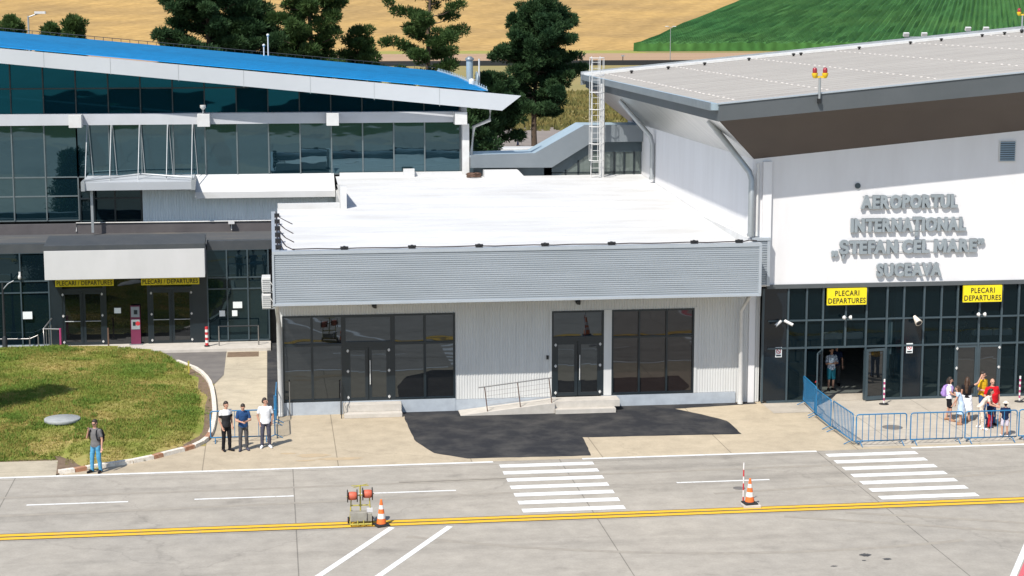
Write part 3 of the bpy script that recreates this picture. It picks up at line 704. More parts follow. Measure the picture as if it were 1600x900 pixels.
# painted markings
def marking(name, pts, m, z=.004): sheet(name, pts, z, m)
marking('edge_line', rect(-40, 7.42, 61.06, 61.24), 'line_white', .008)
marking('edge_line', rect(10.55, 18.95, 61.08, 61.26), 'line_white', .008)
marking('edge_line', rect(22.45, 60, 61.12, 61.30), 'line_white', .008)
for x in (-13.1, -7.85, -2.62, 2.62, 13.1): marking('lane_dash', rect(x, x + 3.15, 57.54, 57.66), 'line_white')
for x0, x1 in ((7.58, 10.83), (19.14, 22.4)):
    for k in range(7):
        y = 60.66 - k * .94 + .1; marking('crosswalk_stripe', rect(x0, x1, y - .42, y), 'line_white')
marking('yellow_line_border', rect(-60, 90, 53.70, 54.42), 'line_black')
for y in (53.77, 54.115): marking('yellow_line', rect(-60, 90, y, y + .235), 'line_yellow', .008)
def stripe(a, b, w, m, name='slanted_line'):
    a, b = Vector(a), Vector(b); n = (b - a).normalized(); n = Vector((-n.y, n.x)) * w / 2
    marking(name, [tuple(a - n), tuple(b - n), tuple(b + n), tuple(a + n)], m)
stripe((-1.9, 43.3), (3.42, 53.6), .2, 'line_white'); stripe((-.26, 43.2), (5.18, 53.5), .2, 'line_white')
stripe((18.45, 43.6), (22.8, 51.3), .17, 'line_white', 'stand_border_line'); stripe((18.8, 43.5), (23.15, 51.2), .46, 'line_red', 'stand_red_line')

# lawn with painted kerb
KERB = [(-7.3, 61.5), (-6.81, 61.72), (-6.08, 62.15), (-4.96, 62.7), (-4.3, 63.2), (-3.72, 63.8), (-3.3, 64.2), (-2.97, 64.6), (-2.7, 65.15), (-2.55, 65.7), (-2.45, 66.4),
        (-2.4, 67.3), (-2.38, 68.5), (-2.38, 69.6), (-2.42, 70.8), (-2.5, 72.6), (-2.62, 74.5), (-2.75, 75.8), (-2.93, 76.9), (-3.15, 77.9), (-3.45, 78.9), (-3.9, 79.8), (-4.3, 80.6), (-5.1, 82.2), (-6.5, 83.0)]
def inside(poly, x, y):
    r = False
    for i in range(len(poly)):
        (xa, ya), (xb, yb) = poly[i], poly[i - 1]
        if (ya > y) != (yb > y) and x < (xb - xa) * (y - ya) / (yb - ya) + xa: r = not r
    return r
LAWN = KERB + [(-12.3, 83.4), (-19, 83.4), (-19, 63.4), (-7.55, 63.4)]
_KD = np.array([Vector(p).lerp(Vector(q), k / 4)[:] for p, q in zip(KERB[1:22], KERB[2:23]) for k in range(4)])
def lawn_za(x, y):
    x, y = np.asarray(x, float), np.asarray(y, float)
    d = np.sqrt(((x[..., None] - _KD[:, 0]) ** 2 + (y[..., None] - _KD[:, 1]) ** 2).min(-1))
    d = np.minimum(d, np.where(x < -7.2, np.maximum(0, y - 63.4), 99))
    strip = np.where((y > 63.6) & (y < 79), np.clip((d - .35) / .25, 0, 1), 1)
    return .005 - np.where(x < -6.5, .12 * np.clip((63.78 - y) / .4, 0, 1), 0) + .05 * strip + .32 * np.clip((d - .35) / 4.5, 0, 1) ** .8 + .025 * strip * vnoise(x, y, .7)
def lawn_z(x, y): return float(lawn_za(np.array(x), np.array(y)))
mb = MB(); g = .5; idx = {}; vs = []; fs = []
for i in range(-1, 36):
    for j in range(-1, 46):
        x, y = -19.5 + i * g, 61.3 + j * g
        cx, cy = x + g / 2, y + g / 2
        if inside(LAWN, cx, cy):
            q = []
            for dx, dy in ((0, 0), (1, 0), (1, 1), (0, 1)):
                k = (i + dx, j + dy)
                if k not in idx:
                    px, py = x + dx * g, y + dy * g
                    nb = min(KERB, key=lambda c: math.hypot(c[0] - px, c[1] - py))
                    if math.hypot(nb[0] - px, nb[1] - py) < .36 and py < 81: pass
                    idx[k] = len(vs); vs.append((px, py, lawn_z(px, py)))
                q.append(idx[k])
            fs.append(q)
mb._add(vs, fs, True)
lawn = struct(mb.build('lawn', 'lawn'))
soil = [(-7.34, 61.28), (-6.8, 61.68), (-6.08, 62.1), (-4.96, 62.65), (-3.9, 63.55), (-3.0, 64.5), (-2.6, 65.5), (-2.44, 67), (-2.44, 72.5), (-2.7, 75.8), (-3.2, 78), (-3.9, 79.9), (-5.1, 82.2), (-8, 81), (-8.5, 66), (-7.5, 63.3)]
sheet('soil_margin', soil, .035, 'soil')
sheet('soil_border', rect(-30, -7.3, 63.2, 70), -.008, 'soil')
# kerb stones: one painted run; rust and cream stones alternate on the lower bend
mb = MB()
def kerb_pts(step):
    out = [Vector(KERB[0])]
    for a, b in zip(KERB[:22], KERB[1:23]):
        a, b = Vector(a), Vector(b); n = max(1, round((b - a).length / step))
        for k in range(1, n + 1): out.append(a.lerp(b, k / n))
    return out
kp = kerb_pts(.55)
for i in range(len(kp) - 1):
    a, b = kp[i], kp[i + 1]; t = (b - a).normalized(); n = Vector((t.y, -t.x)); a = a + t * .006; b = b - t * .006
    y = (a.y + b.y) / 2; brown = (63.2 < y or y < 62.4) and y < 66.2 and i % 3 == 1
    mb.m(1 if brown else 0)
    mb.prism([(*(a - n*.02), 0), (*(a + n*.16), 0), (*(a + n*.14), .13), (*(a - n*.02), .14)], (b - a).to_3d())
tag(mb.build('painted_kerb', ['kerb_white', 'kerb_brown']), 'curving kerb painted cream and rust around the lawn edge', 'kerb')
# grass blades: uncountable
def inside_a(poly, x, y):
    r = np.zeros(len(x), bool)
    for i in range(len(poly)):
        (xa, ya), (xb, yb) = poly[i], poly[i - 1]
        if ya == yb: continue
        r ^= ((ya > y) != (yb > y)) & (x < (xb - xa) * (y - ya) / (yb - ya) + xa)
    return r
def blades(n, keep, size, seed, per=3):
    rr = np.random.default_rng(seed); x, y = rr.uniform(-16, -2.3, n), rr.uniform(61.5, 83.3, n)
    d = np.sqrt(((x[:, None] - _KD[:, 0]) ** 2 + (y[:, None] - _KD[:, 1]) ** 2).min(1)); q = rr.random(n)
    ok = inside_a(LAWN, x, y) & (d > .1) & ~((d < .55) & (y > 63) & (y < 79) & (q < .9)) & keep(x, y, rr.random(n))
    x, y = np.repeat(x[ok], per), np.repeat(y[ok], per); k = len(x); z = lawn_za(x, y) - .02
    x = x + rr.uniform(-.06, .06, k); y = y + rr.uniform(-.06, .06, k); a = rr.uniform(0, 6.283, k); h = size * rr.uniform(.5, 1.3, k); w = size * .22; l = h * rr.uniform(.2, 1.1, k); c, s_ = np.cos(a), np.sin(a)
    return np.stack([np.stack([x - s_*w, y + c*w, z], 1), np.stack([x + s_*w, y - c*w, z], 1), np.stack([x + c*l, y + s_*l, z + h], 1)], 1).reshape(-1, 3)
def dry(x, y): return ((y < 65.4) & (vnoise(x, y, .6) > -.3)) | (vnoise(x, y, .45, 9) + .4 * vnoise(x, y, 1.7) > .42)
stuff(tag(fast_mesh('lawn_grass', blades(150000, lambda x, y, q: q > np.where(dry(x, y), .6, .08), .085, 1), 3, 'grass'), 'short sun-dried lawn grass on the raised island', 'grass'))
stuff(tag(fast_mesh('lush_grass', blades(110000, lambda x, y, q: (q < .12 + np.clip(vnoise(x, y, .8, 40) + .35 * vnoise(x, y, 2.3, 3), 0, 1) * 1.1) & ~dry(x, y), .12, 2), 3, 'grass_dark'), 'darker lush grass clumps on the raised lawn', 'grass'))

# land behind the terminal
sheet('back_yard', rect(-90, 120, 84.8, 235), -.03, 'asphalt_lot')
sheet('bare_strip', [(-900, 500), (1200, 500), (1200, 596), (-900, 596)], -.02, 'soil_field')
M['margin'] = mat('green field margin', (.24, .25, .06), .95, col2=(.33, .28, .09), scale=.03, spec=.1)
sheet('field_margin', rect(-900, 125, 596, 640), -.015, 'margin')
def hz(y): return .062 * max(0, y - 632)
mb = MB(); vs = []; fs = []; nx, ny = 60, 30
for j in range(ny + 1):
    for i in range(nx + 1):
        x = -1200 + 2600 * i / nx; y = 625 + 900 * j / ny
        vs.append((x, y, hz(y) - (.6 if j == 0 else 0) + (noise.noise((x*.004, y*.004, 1)) * 2.2 if j > 1 else 0)))
for j in range(ny):
    for i in range(nx): fs.append((j*(nx+1)+i, j*(nx+1)+i+1, (j+1)*(nx+1)+i+1, (j+1)*(nx+1)+i))
struct(mb._add(vs, fs, True).build('wheat_field', 'wheat'))
# maize: drilled rows as real ridges of plants running up the hill
mb = MB(); d = Vector((.372, .928)); nn = Vector((.928, -.372)); o0 = Vector((124, 621)); vs = []; fs = []
def row_pt(u, t, h): 
    p = o0 + nn * u + d * t; return (p.x, p.y, hz(p.y) + 1.2 + h)
cq = random.Random(5); cols = []; u = 0.0; k = 0
while u < 640:
    t0 = (621 - (o0.y + nn.y * u)) / d.y
    col = []
    for j in range(15):
        t = t0 + 520 * (j / 14) ** 1.6
        h = ((2.2 if k % 2 else 1.05) if j else 1.5) + cq.uniform(-.4, .4)
        col.append(len(vs)); vs.append(row_pt(u + cq.uniform(-.12, .12), t, h))
    b = len(vs); vs.append(row_pt(u, t0 - .2, -1.2)); cols.append((col, b)); u += 1.05; k += 1
for (a, ba), (b, bb) in zip(cols, cols[1:]):
    fs.append((ba, bb, b[0], a[0]))
    for j in range(14): fs.append((a[j], b[j], b[j+1], a[j+1]))
stuff(tag(mb._add(vs, fs).build('maize_crop', 'corn'), 'green maize field in drilled rows on the far hillside', 'crop'))
# far perimeter wall, tall grass
tag(MB().box(-60, 400, 478, 478.5, -.05, 1.25).build('perimeter_wall', 'lamp_dark'), 'long low dark wall between the dry meadow and the ploughed strip', 'wall')
# wooded ridge and airfield lie behind the camera (seen mirrored in the glazing)
mb = MB(); vs = []; fs = []; n = 160
for i in range(n + 1):
    x = -1500 + 3000 * i / n; h = 16 + 13 * noise.noise((x*.0045, 0, 0)) + 5 * noise.noise((x*.02, 5, 0)) + 2.5 * noise.noise((x*.11, 9, 0))
    vs += [(x, -700, -.05), (x, -725, max(3, h)), (x, -900, -.05)]
for i in range(n): fs += [(3*i, 3*i+1, 3*i+4, 3*i+3), (3*i+1, 3*i+2, 3*i+5, 3*i+4)]
struct(mb._add(vs, fs).build('wooded_ridge', 'hill'))

# ------------------------------------------------------------------ annex (low white link building)
AW = 69.4
def annex_z(y): return 6.28 + .041 * (y - 69.5)
annex = thing('annex_building', 'low white ribbed link building with silver fascia band and flat white roof', 'building', (9.6, 80, 0))
# facade sheeting around the openings
OPEN = [(.32, 6.95), (10.73, 12.79), (13.1, 16.4)]
mb = MB()
def sheetpart(x0, x1, z0, z1):
    r = ribs_x(x0, x1, .105, .018, AW, z0, z1); mb._add(r.v, r.f)
sheetpart(.12, .32, .0, 5.2); sheetpart(.32, 6.95, 3.87, 5.2); sheetpart(6.95, 10.73, .45, 5.2); sheetpart(10.73, 12.79, 3.84, 5.2)
sheetpart(12.79, 13.1, .45, 5.2); sheetpart(13.1, 16.4, 3.84, 5.2); sheetpart(16.4, 18.1, .45, 5.2); sheetpart(18.1, 19.05, .02, 5.2)
mb.box(.12, .3, AW + .03, 80.9, 0, 5.6); mb.box(.3, 3.2, 80.7, 80.9, 0, 6.6); mb.box(3.15, 3.3, 80.9, 91.3, 4.6, 6.6)
mb.box(18.9, 19.05, AW + .03, 91.3, 0, 6.0)
mb.box(10.65, 10.73, AW - .03, AW + .05, .45, 3.86); mb.box(12.79, 13.1, AW - .035, AW - .005, .45, 3.86); mb.box(16.4, 16.5, AW - .03, AW + .05, .45, 3.88)
mb.box(.2, .32, AW - .03, AW + .05, .0, 3.88)
wall = mb.build('wall', 'white_clad', annex)
MB().box(.32, 6.95, AW - .04, AW + .3, 0, .5).box(6.95, 10.9, AW - .02, AW + .3, 0, .44).box(12.7, 18.1, AW - .04, AW + .3, 0, .44).build('plinth', 'plinth', annex)
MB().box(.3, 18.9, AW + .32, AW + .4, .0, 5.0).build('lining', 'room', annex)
# fascia band with side returns
mb = MB(); ribs_z(mb, .03, 67.5, 18.5, 67.5, 4.66, 6.5, 23, .022, (0, -1))
ribs_z(mb, .03, 80.5, .03, 67.52, 4.66, 6.5, 20, .035, (-1, 0)); ribs_z(mb, 18.5, 67.52, 18.5, 69.0, 4.66, 6.5, 20, .035, (1, 0))
ribs_z(mb, 18.56, 68.75, 19.1, 68.75, 4.8, 6.55, 19, .035, (0, -1))
mb.box(18.56, 19.2, 68.79, 69.35, 4.8, 6.55)
fas = mb.build('fascia', 'grey_clad', annex)
mb = MB()
mb.box(-.01, 18.54, 67.47, 67.8, 6.5, 6.62); mb.box(-.01, .26, 67.8, 80.9, 6.5, 6.62); mb.box(-.01, 18.54, 67.455, 67.55, 4.58, 4.665)
mb.box(-.015, .06, 67.46, 67.53, 4.67, 6.495); mb.box(18.44, 18.545, 67.46, 67.53, 4.67, 6.495); mb.box(-.01, .06, 67.56, 80.5, 4.58, 4.66)
mb.box(18.52, 19.22, 68.7, 69.36, 6.553, 6.66); mb.box(19.1, 19.22, 68.72, 68.785, 4.8, 6.55)
mb.build('trim', 'grey_trim', fas)
MB().box(.07, 18.42, 67.6, AW + .02, 4.7, 4.76).build('soffit', 'white_clad', annex)
# roof membrane
def rz(x, y): return (x, y, annex_z(y))
mb = MB(); mb.poly([rz(.26, 67.8), rz(18.58, 67.8), rz(18.58, 91.3), rz(3.2, 91.3), rz(3.2, 80.9), rz(.26, 80.9)])
rf = mb.build('roof', 'white_roof', annex)
mb = MB()
for y in np.arange(69.4, 91, 1.55):                       # welded laps of the membrane, running across
    x0 = .3 if y < 80.8 else 3.25
    mb.prism([(x0, y, annex_z(y) + .001), (x0, y + .07, annex_z(y + .07) + .001), (x0, y + .07, annex_z(y + .07) + .008), (x0, y, annex_z(y) + .010)], (18.5 - x0, 0, 0))
mb.build('membrane_lap', 'lap', rf)
for q in ((.28, 3.0, 80.6, 80.9, 6.5, 6.98), (18.42, 18.58, 68.9, 91, 6.3, 6.62), (3.4, 9.5, 91.0, 91.3, 7.1, 7.36)): MB().box(*q).build('parapet', 'white_roof', annex)
MB().prism([(3.16, 80.9, 6.75), (3.16, 88.8, 7.0), (3.16, 80.9, 7.72)], (.14, 0, 0)).box(3.02, 3.3, 80.55, 80.9, 6.72, 7.72).build('gable_fin', 'white_paint', annex)
mb = MB(); mb.prism([(10.5, 89.9, 7.08), (12.6, 89.9, 7.08), (12.2, 89.9, 7.5), (10.5, 89.9, 7.5)], (0, 1.2, 0)).build('roof_hatch', 'white_roof', annex)
MB().box(6.55, 7.1, 90.75, 91.0, 7.1, 7.55).build('roof_kerb', 'white_roof', annex)

def glazing(parent, name, xs, zs, y, glass_m, frame_m, fw=.07, depth=.07, outer=.07, label=None, tilt=.2):
    """framed window: panes and a frame with the mullions on xs and transoms on zs"""
    w = MB()
    for i in range(len(zs) - 1): panes(w, xs, zs[i], zs[i+1], y + .05, tilt)
    win = w.build(name, glass_m, parent)
    f = MB()
    for i, x in enumerate(xs):
        h = outer if i in (0, len(xs) - 1) else fw
        a = x if i == 0 else (x - h if i == len(xs) - 1 else x - h/2)
        f.box(a, a + h, y - depth/2, y + depth, zs[0], zs[-1])
    for i, z in enumerate(zs):
        h = outer if i in (0, len(zs) - 1) else fw
        a = z if i == 0 else (z - h if i == len(zs) - 1 else z - h/2)
        f.box(xs[0] + .002, xs[-1] - .002, y - depth/2 + .004, y + depth - .004, a, a + h)
    f.build('frame', frame_m, win)
    if label: win['label'] = label
    return win
def door_leaf(parent, x0, x1, z0, z1, y, fm, gm, st=.13, handle=None, hinge=None):
    """one glazed leaf: frame, pane, pull bar, hinges"""
    f = MB().box(x0, x0 + st, y, y + .05, z0, z1).box(x1 - st, x1, y, y + .05, z0, z1).box(x0 + st, x1 - st, y, y + .05, z1 - st, z1).box(x0 + st, x1 - st, y, y + .05, z0, z0 + st)
    d = f.build('door', fm, parent)
    MB().poly([(x0 + st, y + .025, z0 + st), (x1 - st, y + .028, z0 + st), (x1 - st, y + .030, z1 - st), (x0 + st, y + .022, z1 - st)]).build('pane', gm, d)
    if handle is not None:
        hx, za, zb = handle
        MB().tube([(hx, y - .06, za), (hx, y - .06, zb)], .018).tube([(hx, y - .06, za + .1), (hx, y + .01, za + .1)], .012).tube([(hx, y - .06, zb - .1), (hx, y + .01, zb - .1)], .012).build('handle', 'white_paint', d)
    if hinge is not None:
        for z in (z0 + .12, (z0 + z1) / 2 + .1, z1 - .15): MB().box(hinge - .045, hinge + .045, y - .05, y, z, z + .055).tube([(hinge, y - .05, z - .03), (hinge, y - .05, z + .09)], .02).build('hinge', 'white_paint', d)
    return d

# big left window with double door in its middle bay
glazing(annex, 'window', [.32, 1.44, 2.63], [.52, 2.72, 3.87], AW, 'gl_annex', 'frame', .09, label='two bay window left of the first door')
glazing(annex, 'window', [4.55, 5.77, 6.95], [.5, 2.72, 3.87], AW, 'gl_annex', 'frame', .09, label='two bay window right of the first door')
glazing(annex, 'window', [2.63, 4.55], [2.72, 3.87], AW, 'gl_annex', 'frame', .09, outer=.1, label='transom window above the first door')
MB().box(2.63, 2.78, AW - .03, AW + .06, .5, 2.72).box(4.4, 4.55, AW - .03, AW + .06, .5, 2.72).box(2.78, 4.4, AW - .03, AW + .06, 2.6, 2.72).build('door_frame', 'frame', annex)
door_leaf(annex, 2.78, 3.58, .5, 2.6, AW - .02, 'frame', 'gl_annex', .12, None, 2.80)
door_leaf(annex, 3.6, 4.4, .5, 2.6, AW - .02, 'frame', 'gl_annex', .12, (3.65, 1.15, 2.1), 4.38)
glazing(annex, 'window', [10.73, 12.79], [2.75, 3.84], AW, 'gl_annex', 'frame', .09, label='transom window above the second door')
MB().box(10.73, 10.86, AW - .03, AW + .06, .46, 2.75).box(12.66, 12.79, AW - .03, AW + .06, .46, 2.75).box(10.86, 12.66, AW - .03, AW + .06, 2.63, 2.75).build('door_frame', 'frame', annex)
door_leaf(annex, 10.86, 11.75, .46, 2.63, AW - .02, 'frame', 'gl_annex', .12, None, 10.88)
door_leaf(annex, 11.77, 12.66, .46, 2.63, AW - .02, 'frame', 'gl_annex', .12, (11.83, 1.1, 2.1), 12.64)
M['gl_brown'] = glass('brown tinted annex glazing', (.016, .011, .010), (.82, .88, .95), 1.75, .004, .4)
glazing(annex, 'window', [13.1, 14.2, 15.3, 16.4], [.46, 2.75, 3.84], AW, 'gl_brown', 'frame', .07, label='three bay brown tinted window right of the second door')
# rain pipes
def pipe(parent, pts, r, m='white_paint', name='downpipe'):
    p = MB().tube(pts, r, 12)
    for q in pts[-1:]: p.tube([(q[0], q[1], q[2]), (q[0], q[1], q[2] + .12)], r * 1.18, 12)
    return p.build(name, m, parent)
pipe(annex, [(18.3, 68.0, 4.66), (18.22, 69.05, 3.75), (18.22, 69.05, .03)], .095)
pipe(annex, [(.12, 67.9, 4.62), (.2, 69.2, 3.6), (.2, 69.2, .03)], .09)
MB().tube([(.55, 69.25, .02), (.55, 69.25, 1.35)], .02).build('cable_conduit', 'steel', annex)
for x, z in ((3.8, 4.25), (11.7, 4.22)):
    t = thing('wall_lamp', 'small dark spotlight above the %s annex door' % ('left' if x < 5 else 'right'), 'lamp', (x, AW, z), 'spotlights above the annex doors')
    MB().box(x - .05, x + .05, AW - .06, AW, z - .04, z + .04).build('bracket', 'steel', t)
    MB().lathe([(.03, -.06), (.09, .0), (.11, .1), (.1, .12)], (x, AW - .16, z - .02), 12, 'x').build('lamp_head', 'lamp_dark', t)
tag(MB().box(10.52, 10.6, AW - .07, AW, 1.95, 2.1).tube([(10.56, AW - .08, 2.03), (10.56, AW - .05, 2.03)], .03).build('door_intercom', 'black'), 'small black intercom box beside the right annex door', 'intercom')

# steps and ramp
t = tag(MB().box(2.6, 4.82, 68.55, 69.35, 0, .17).box(2.6, 4.82, 68.9, 69.352, .172, .46).build('entrance_steps', 'step', bevel=.012), 'two pale concrete steps below the left annex door', 'steps')
t = tag(MB().box(10.72, 13.08, 68.25, 69.35, 0, .17).box(10.72, 13.3, 68.6, 69.352, .172, .43).box(11.6, 12.0, 68.95, 69.2, .432, .437).build('entrance_steps', 'step', bevel=.012), 'two pale concrete steps below the right annex door beside the ramp', 'steps')
tag(MB().prism([(7.05, 68.4, 0), (10.71, 68.4, 0), (10.71, 68.4, .42), (7.05, 68.4, .03)], (0, .95, 0)).build('access_ramp', 'step', bevel=.01), 'pale concrete wheelchair ramp rising to the right annex door', 'ramp')
rl = thing('ramp_railing', 'thin steel handrail standing along the wheelchair ramp', 'railing', (9.3, 68.45, 0))
def rampz(x): return .03 + .39 * (x - 7.05) / 3.66
for x in (8.1, 9.38, 10.6): MB().tube([(x + .0, 68.47, rampz(x) - .02), (x - .12, 68.47, rampz(x) + .98)], .02).build('post', 'wood', rl)
MB().tube([(7.75, 68.47, rampz(7.75) + .98), (10.6, 68.47, rampz(10.6) + .99)], .024).build('handrail', 'steel', rl)
mb = MB()
for h in (.25, .43, .61, .79): mb.tube([(8.06, 68.47, rampz(8.06) + h), (10.52, 68.47, rampz(10.52) + h)], .008, 5)
mb.build('bar', 'steel', rl)
rl = thing('step_railing', 'short dark handrail leaning beside the left annex steps', 'railing', (2.5, 68.9, 0))
for y in (68.6, 69.25): MB().tube([(2.5, y, 0), (2.5, y, 1.15)], .018).build('post', 'lamp_dark', rl)
MB().tube([(2.5, 68.5, 1.0), (2.5, 69.3, 1.3)], .02).build('handrail', 'lamp_dark', rl)
MB().tube([(2.5, 68.6, .4), (2.5, 69.25, .55)], .01).tube([(2.5, 68.6, .7), (2.5, 69.25, .85)], .01).build('bar', 'steel', rl)

# roof edge heating cable with its brackets
rc = thing('roof_cable', 'dark cable running along the front edge of the white annex roof', 'cable', (9, 67.75, 6.65))
pts = [(.75, 67.78, 6.66)]
for k in range(24): pts.append((.9 + k * .74, 67.72 + .012 * math.sin(k * 1.7), 6.665 + .012 * math.sin(k * 2.3)))
MB().tube(pts + [(18.1, 67.7, 6.72), (18.45, 67.9, 6.66)], .022, 7).build('cable', 'cable', rc)
for x in (2.66, 5.18, 7.7, 10.2, 12.75, 15.95, 17.7):
    MB().box(x - .13, x + .13, 67.62, 67.78, 6.622, 6.68).box(x - .04, x + .04, 67.6, 67.8, 6.68, 6.75).tube([(x - .15, 67.7, 6.70), (x + .15, 67.7, 6.70)], .045, 8).build('clamp', 'black', rc)
rc = thing('side_cable', 'dark cable looping through clamps along the left annex parapet', 'cable', (.3, 73, 6.65))
mb = MB(); ys = [68.1, 70, 71.9, 74.0, 76.4, 78.6]
for i, y in enumerate(ys):
    if i < 5: mb.tube([(.26, ys[i+1], 6.66), (.55, (y + ys[i+1]) / 2, annex_z(y) + .05), (.85, y, annex_z(y) + .02)], .02, 6)
mb.tube([(.2, 68, 6.66), (.2, 80.5, 6.66)], .025, 6)
mb.build('cable', 'cable', rc)
for y in ys: MB().box(.12, .34, y - .1, y + .1, 6.622, 6.78).build('clamp', 'black', rc)
# air conditioners on the side wall
for k, (z, lb) in enumerate(((4.66, 'white air conditioner unit on the annex corner, upper of two'), (4.02, 'white air conditioner unit on the annex corner, lower of two'))):
    t = thing('air_conditioner', lb, 'air conditioner', (-.2, 70.9, z), 'outdoor units on the annex side')
    MB().box(-.42, -.08, 70.45, 71.25, z, z + .56).build('casing', 'white_paint', t, .02)
    MB().lathe([(.24, 0), (.24, .02), (.05, .03)], (-.44, 70.85, z + .28), 18, 'x').build('fan_grille', 'grey_metal', t)
    mb = MB()
    for j in range(6): mb.box(-.40, -.10, 70.435, 70.45, z + .07 + j * .075, z + .1 + j * .075)
    mb.build('vent_slats', 'grey_metal', t)
    MB().box(-.42, .12, 70.5, 70.54, z - .04, z - .001).box(-.42, .12, 71.15, 71.19, z - .04, z - .001).build('bracket', 'grey_metal', t)
    MB().tube([(-.1, 70.44, z + .4), (.0, 70.40, z + .25), (-.03, 70.42, z + .05), (.08, 70.5, z)], .018, 6).build('hose', 'white_paint', t)
# rope coil on the roof
mb = MB()
for k in range(7):
    q = random.Random(k); mb.tube([(10.0 + (.33 + q.uniform(-.06, .06)) * math.cos(a * .3491), 90.3 + (.30 + q.uniform(-.06, .06)) * math.sin(a * .3491), 7.16 + k * .028 + q.uniform(0, .015)) for a in range(19)], .022, 6)
tag(mb.build('cable_coil', 'wood'), 'brown coil of cable lying on the white roof by the column', 'cable coil')

# ------------------------------------------------------------------ left terminal (glass, blue roof, dark podium)
TY = 91.5
left = thing('glass_terminal', 'left glass terminal with blue sloping roof, silver fascia and dark entrance storey', 'building', (-4, 95, 0))
xk = [-12.45 + 1.548 * k for k in range(-5, 15)]                       # mullion grid
xk[-1] = 9.46
def grid(name, xs, zs, y, gm, fm, parent, mw=.05, lean=0, tilt=.25, label=None, depth=.09):
    g_ = MB()
    for i in range(len(zs) - 1): panes(g_, xs, zs[i], zs[i+1], y, tilt, lean=lean)
    w = g_.build(name, gm, parent)
    f = MB()
    for x in xs: f.box(x - mw/2, x + mw/2, y - depth, y + .02, zs[0], zs[-1])
    for z in zs: f.box(xs[0], xs[-1], y - depth * .5, y + .015, z - mw/2, z + mw/2)
    f.build('mullion', fm, w)
    if label: w['label'] = label
    return w
lo = [x for x in xk if x < -8.6]
grid('glazing', lo, [5.15, 6.35, 7.28, 9.85], TY, 'gl_main', 'mullion', left, .06, label='tall glazing from podium roof to beam')
hi = [x for x in xk if x > -9.5]
grid('glazing', hi, [7.28, 9.85], TY, 'gl_main', 'mullion', left, .06, label='storey-high glazing above the white terrace')
# clerestory strips follow the falling roof; the glass leans back a little
def roofz(x): return 13.58 - .0947 * (x + 12.6)                       # upper edge of the silver fascia
def fasz(x): return 12.84 - .1035 * (x + 12.6)                        # its lower edge
w = MB(); f = MB()
for a, b in zip(xk, xk[1:]):
    for z0, z1 in ((10.36, 11.58), (11.58, 13.9)):
        if z0 > fasz(a) + .3: continue
        t1a, t1b = min(z1, fasz(a) + .5), min(z1, fasz(b) + .5); s = math.tan(R(1.5 + random.uniform(-.25, .25))); tw = random.uniform(-.004, .004)
        w._add([(a + .02, TY + .3 - tw, z0), (b - .02, TY + .3 + tw, z0), (b - .02, TY + .3 + tw + s * (t1b - z0), t1b), (a + .02, TY + .3 - tw + s * (t1a - z0), t1a)], [(0, 1, 2, 3)])
    f.box(a - .03, a + .03, TY + .22, TY + .42, 10.36, max(10.5, fasz(a) + .2))
f.box(xk[0], -1.0, TY + .24, TY + .42, 11.55, 11.61)
cl = w.build('clerestory', 'gl_cler', left); f.build('mullion', 'frame', cl)
beam = MB().box(-20, 9.55, TY - .35, TY + .5, 9.83, 10.36).build('beam', 'beam', left)
for x in (-15.4, -9.28, -3.18, 3.07, 9.39): MB().box(x - .3, x + .3, TY - 1.25, TY - .352, 9.76, 10.37).build('beam_end', 'white_paint', left, .01)
MB().box(9.5, 9.84, TY - .75, TY - .4, 7.0, 9.76).build('column', 'white_paint', left)
MB().box(9.5, 9.8, TY + .0, 117, 0, 11.0).build('side_wall', 'beam', left)
MB().prism([(-20, TY + .6, 4), (9.4, TY + .6, 4), (9.4, TY + .6, fasz(9.4) + .35), (-20, TY + .6, fasz(-20) + .35)], (0, .1, 0)).build('lining', 'room', left)
# silver blade fascia and blue roof
FY = 90.0
fs_ = MB().prism([(-22, FY, fasz(-22)), (11.4, FY, 10.45), (12.35, FY, 11.17), (-22, FY, roofz(-22))], (0, .25, 0)).build('fascia', 'silver', left)
mb = MB()
for x in (-17, -13.9, -10.6, -7.5, -4.3, -1.2, 2.0, 5.1, 8.3): mb.box(x - .012, x + .012, FY - .004, FY + .01, fasz(x) + .01, roofz(x) - .01)
mb.build('seam', 'grey_metal', fs_)
RE = 10.75
mb = MB(); n = 40
def arch(y): return .10 * math.sin(math.pi * (y - FY) / 28)
ys = [FY + .26 + (28) * i / 10 for i in range(11)]; vs = []; fs2 = []
for y in ys:
    for x in (-22, RE): vs.append((x, y, roofz(x) + .03 + arch(y)))
for i in range(10): fs2.append((2*i, 2*i+1, 2*i+3, 2*i+2))
mb._add(vs, fs2, False)
mb.box(-22, -21.9, FY + .3, 118, 12, 13.9)
rf = mb.build('roof', 'blue_roof', left)
mb = MB()
for y in np.arange(FY + 1.6, 117.5, 1.35):
    mb.prism([(-21.8, y, roofz(-21.8) + .032 + arch(y)), (-21.8, y + .10, roofz(-21.8) + .032 + arch(y)), (-21.8, y + .05, roofz(-21.8) + .07 + arch(y))], (RE + 21.6, 0, roofz(RE - .2) - roofz(-21.8)))
M['blue_seam'] = mat('blue roof seam', (.0, .13, .30), .5)
mb.build('sheet_lap', 'blue_seam', rf)
mb = MB()
for k in range(27): y = FY + .8 + k * 1.0; mb.box(RE - .06, RE - .02, y, y + .05, roofz(RE) + .05 + arch(y), roofz(RE) + .24 + arch(y))
mb.tube([(RE - .04, FY + .5, roofz(RE) + .08), (RE - .04, 104, roofz(RE) + .19), (RE - .04, 117.5, roofz(RE) + .08)], .05, 5)
mb.build('snow_guard', 'corridor_top', rf)
MB().prism([(9.9, FY + .25, 10.55), (RE + .1, FY + .25, 10.62), (RE + .1, FY + .25, 11.25), (9.9, FY + .25, 11.3)], (0, 27.6, 0)).build('eave', 'beam', left)
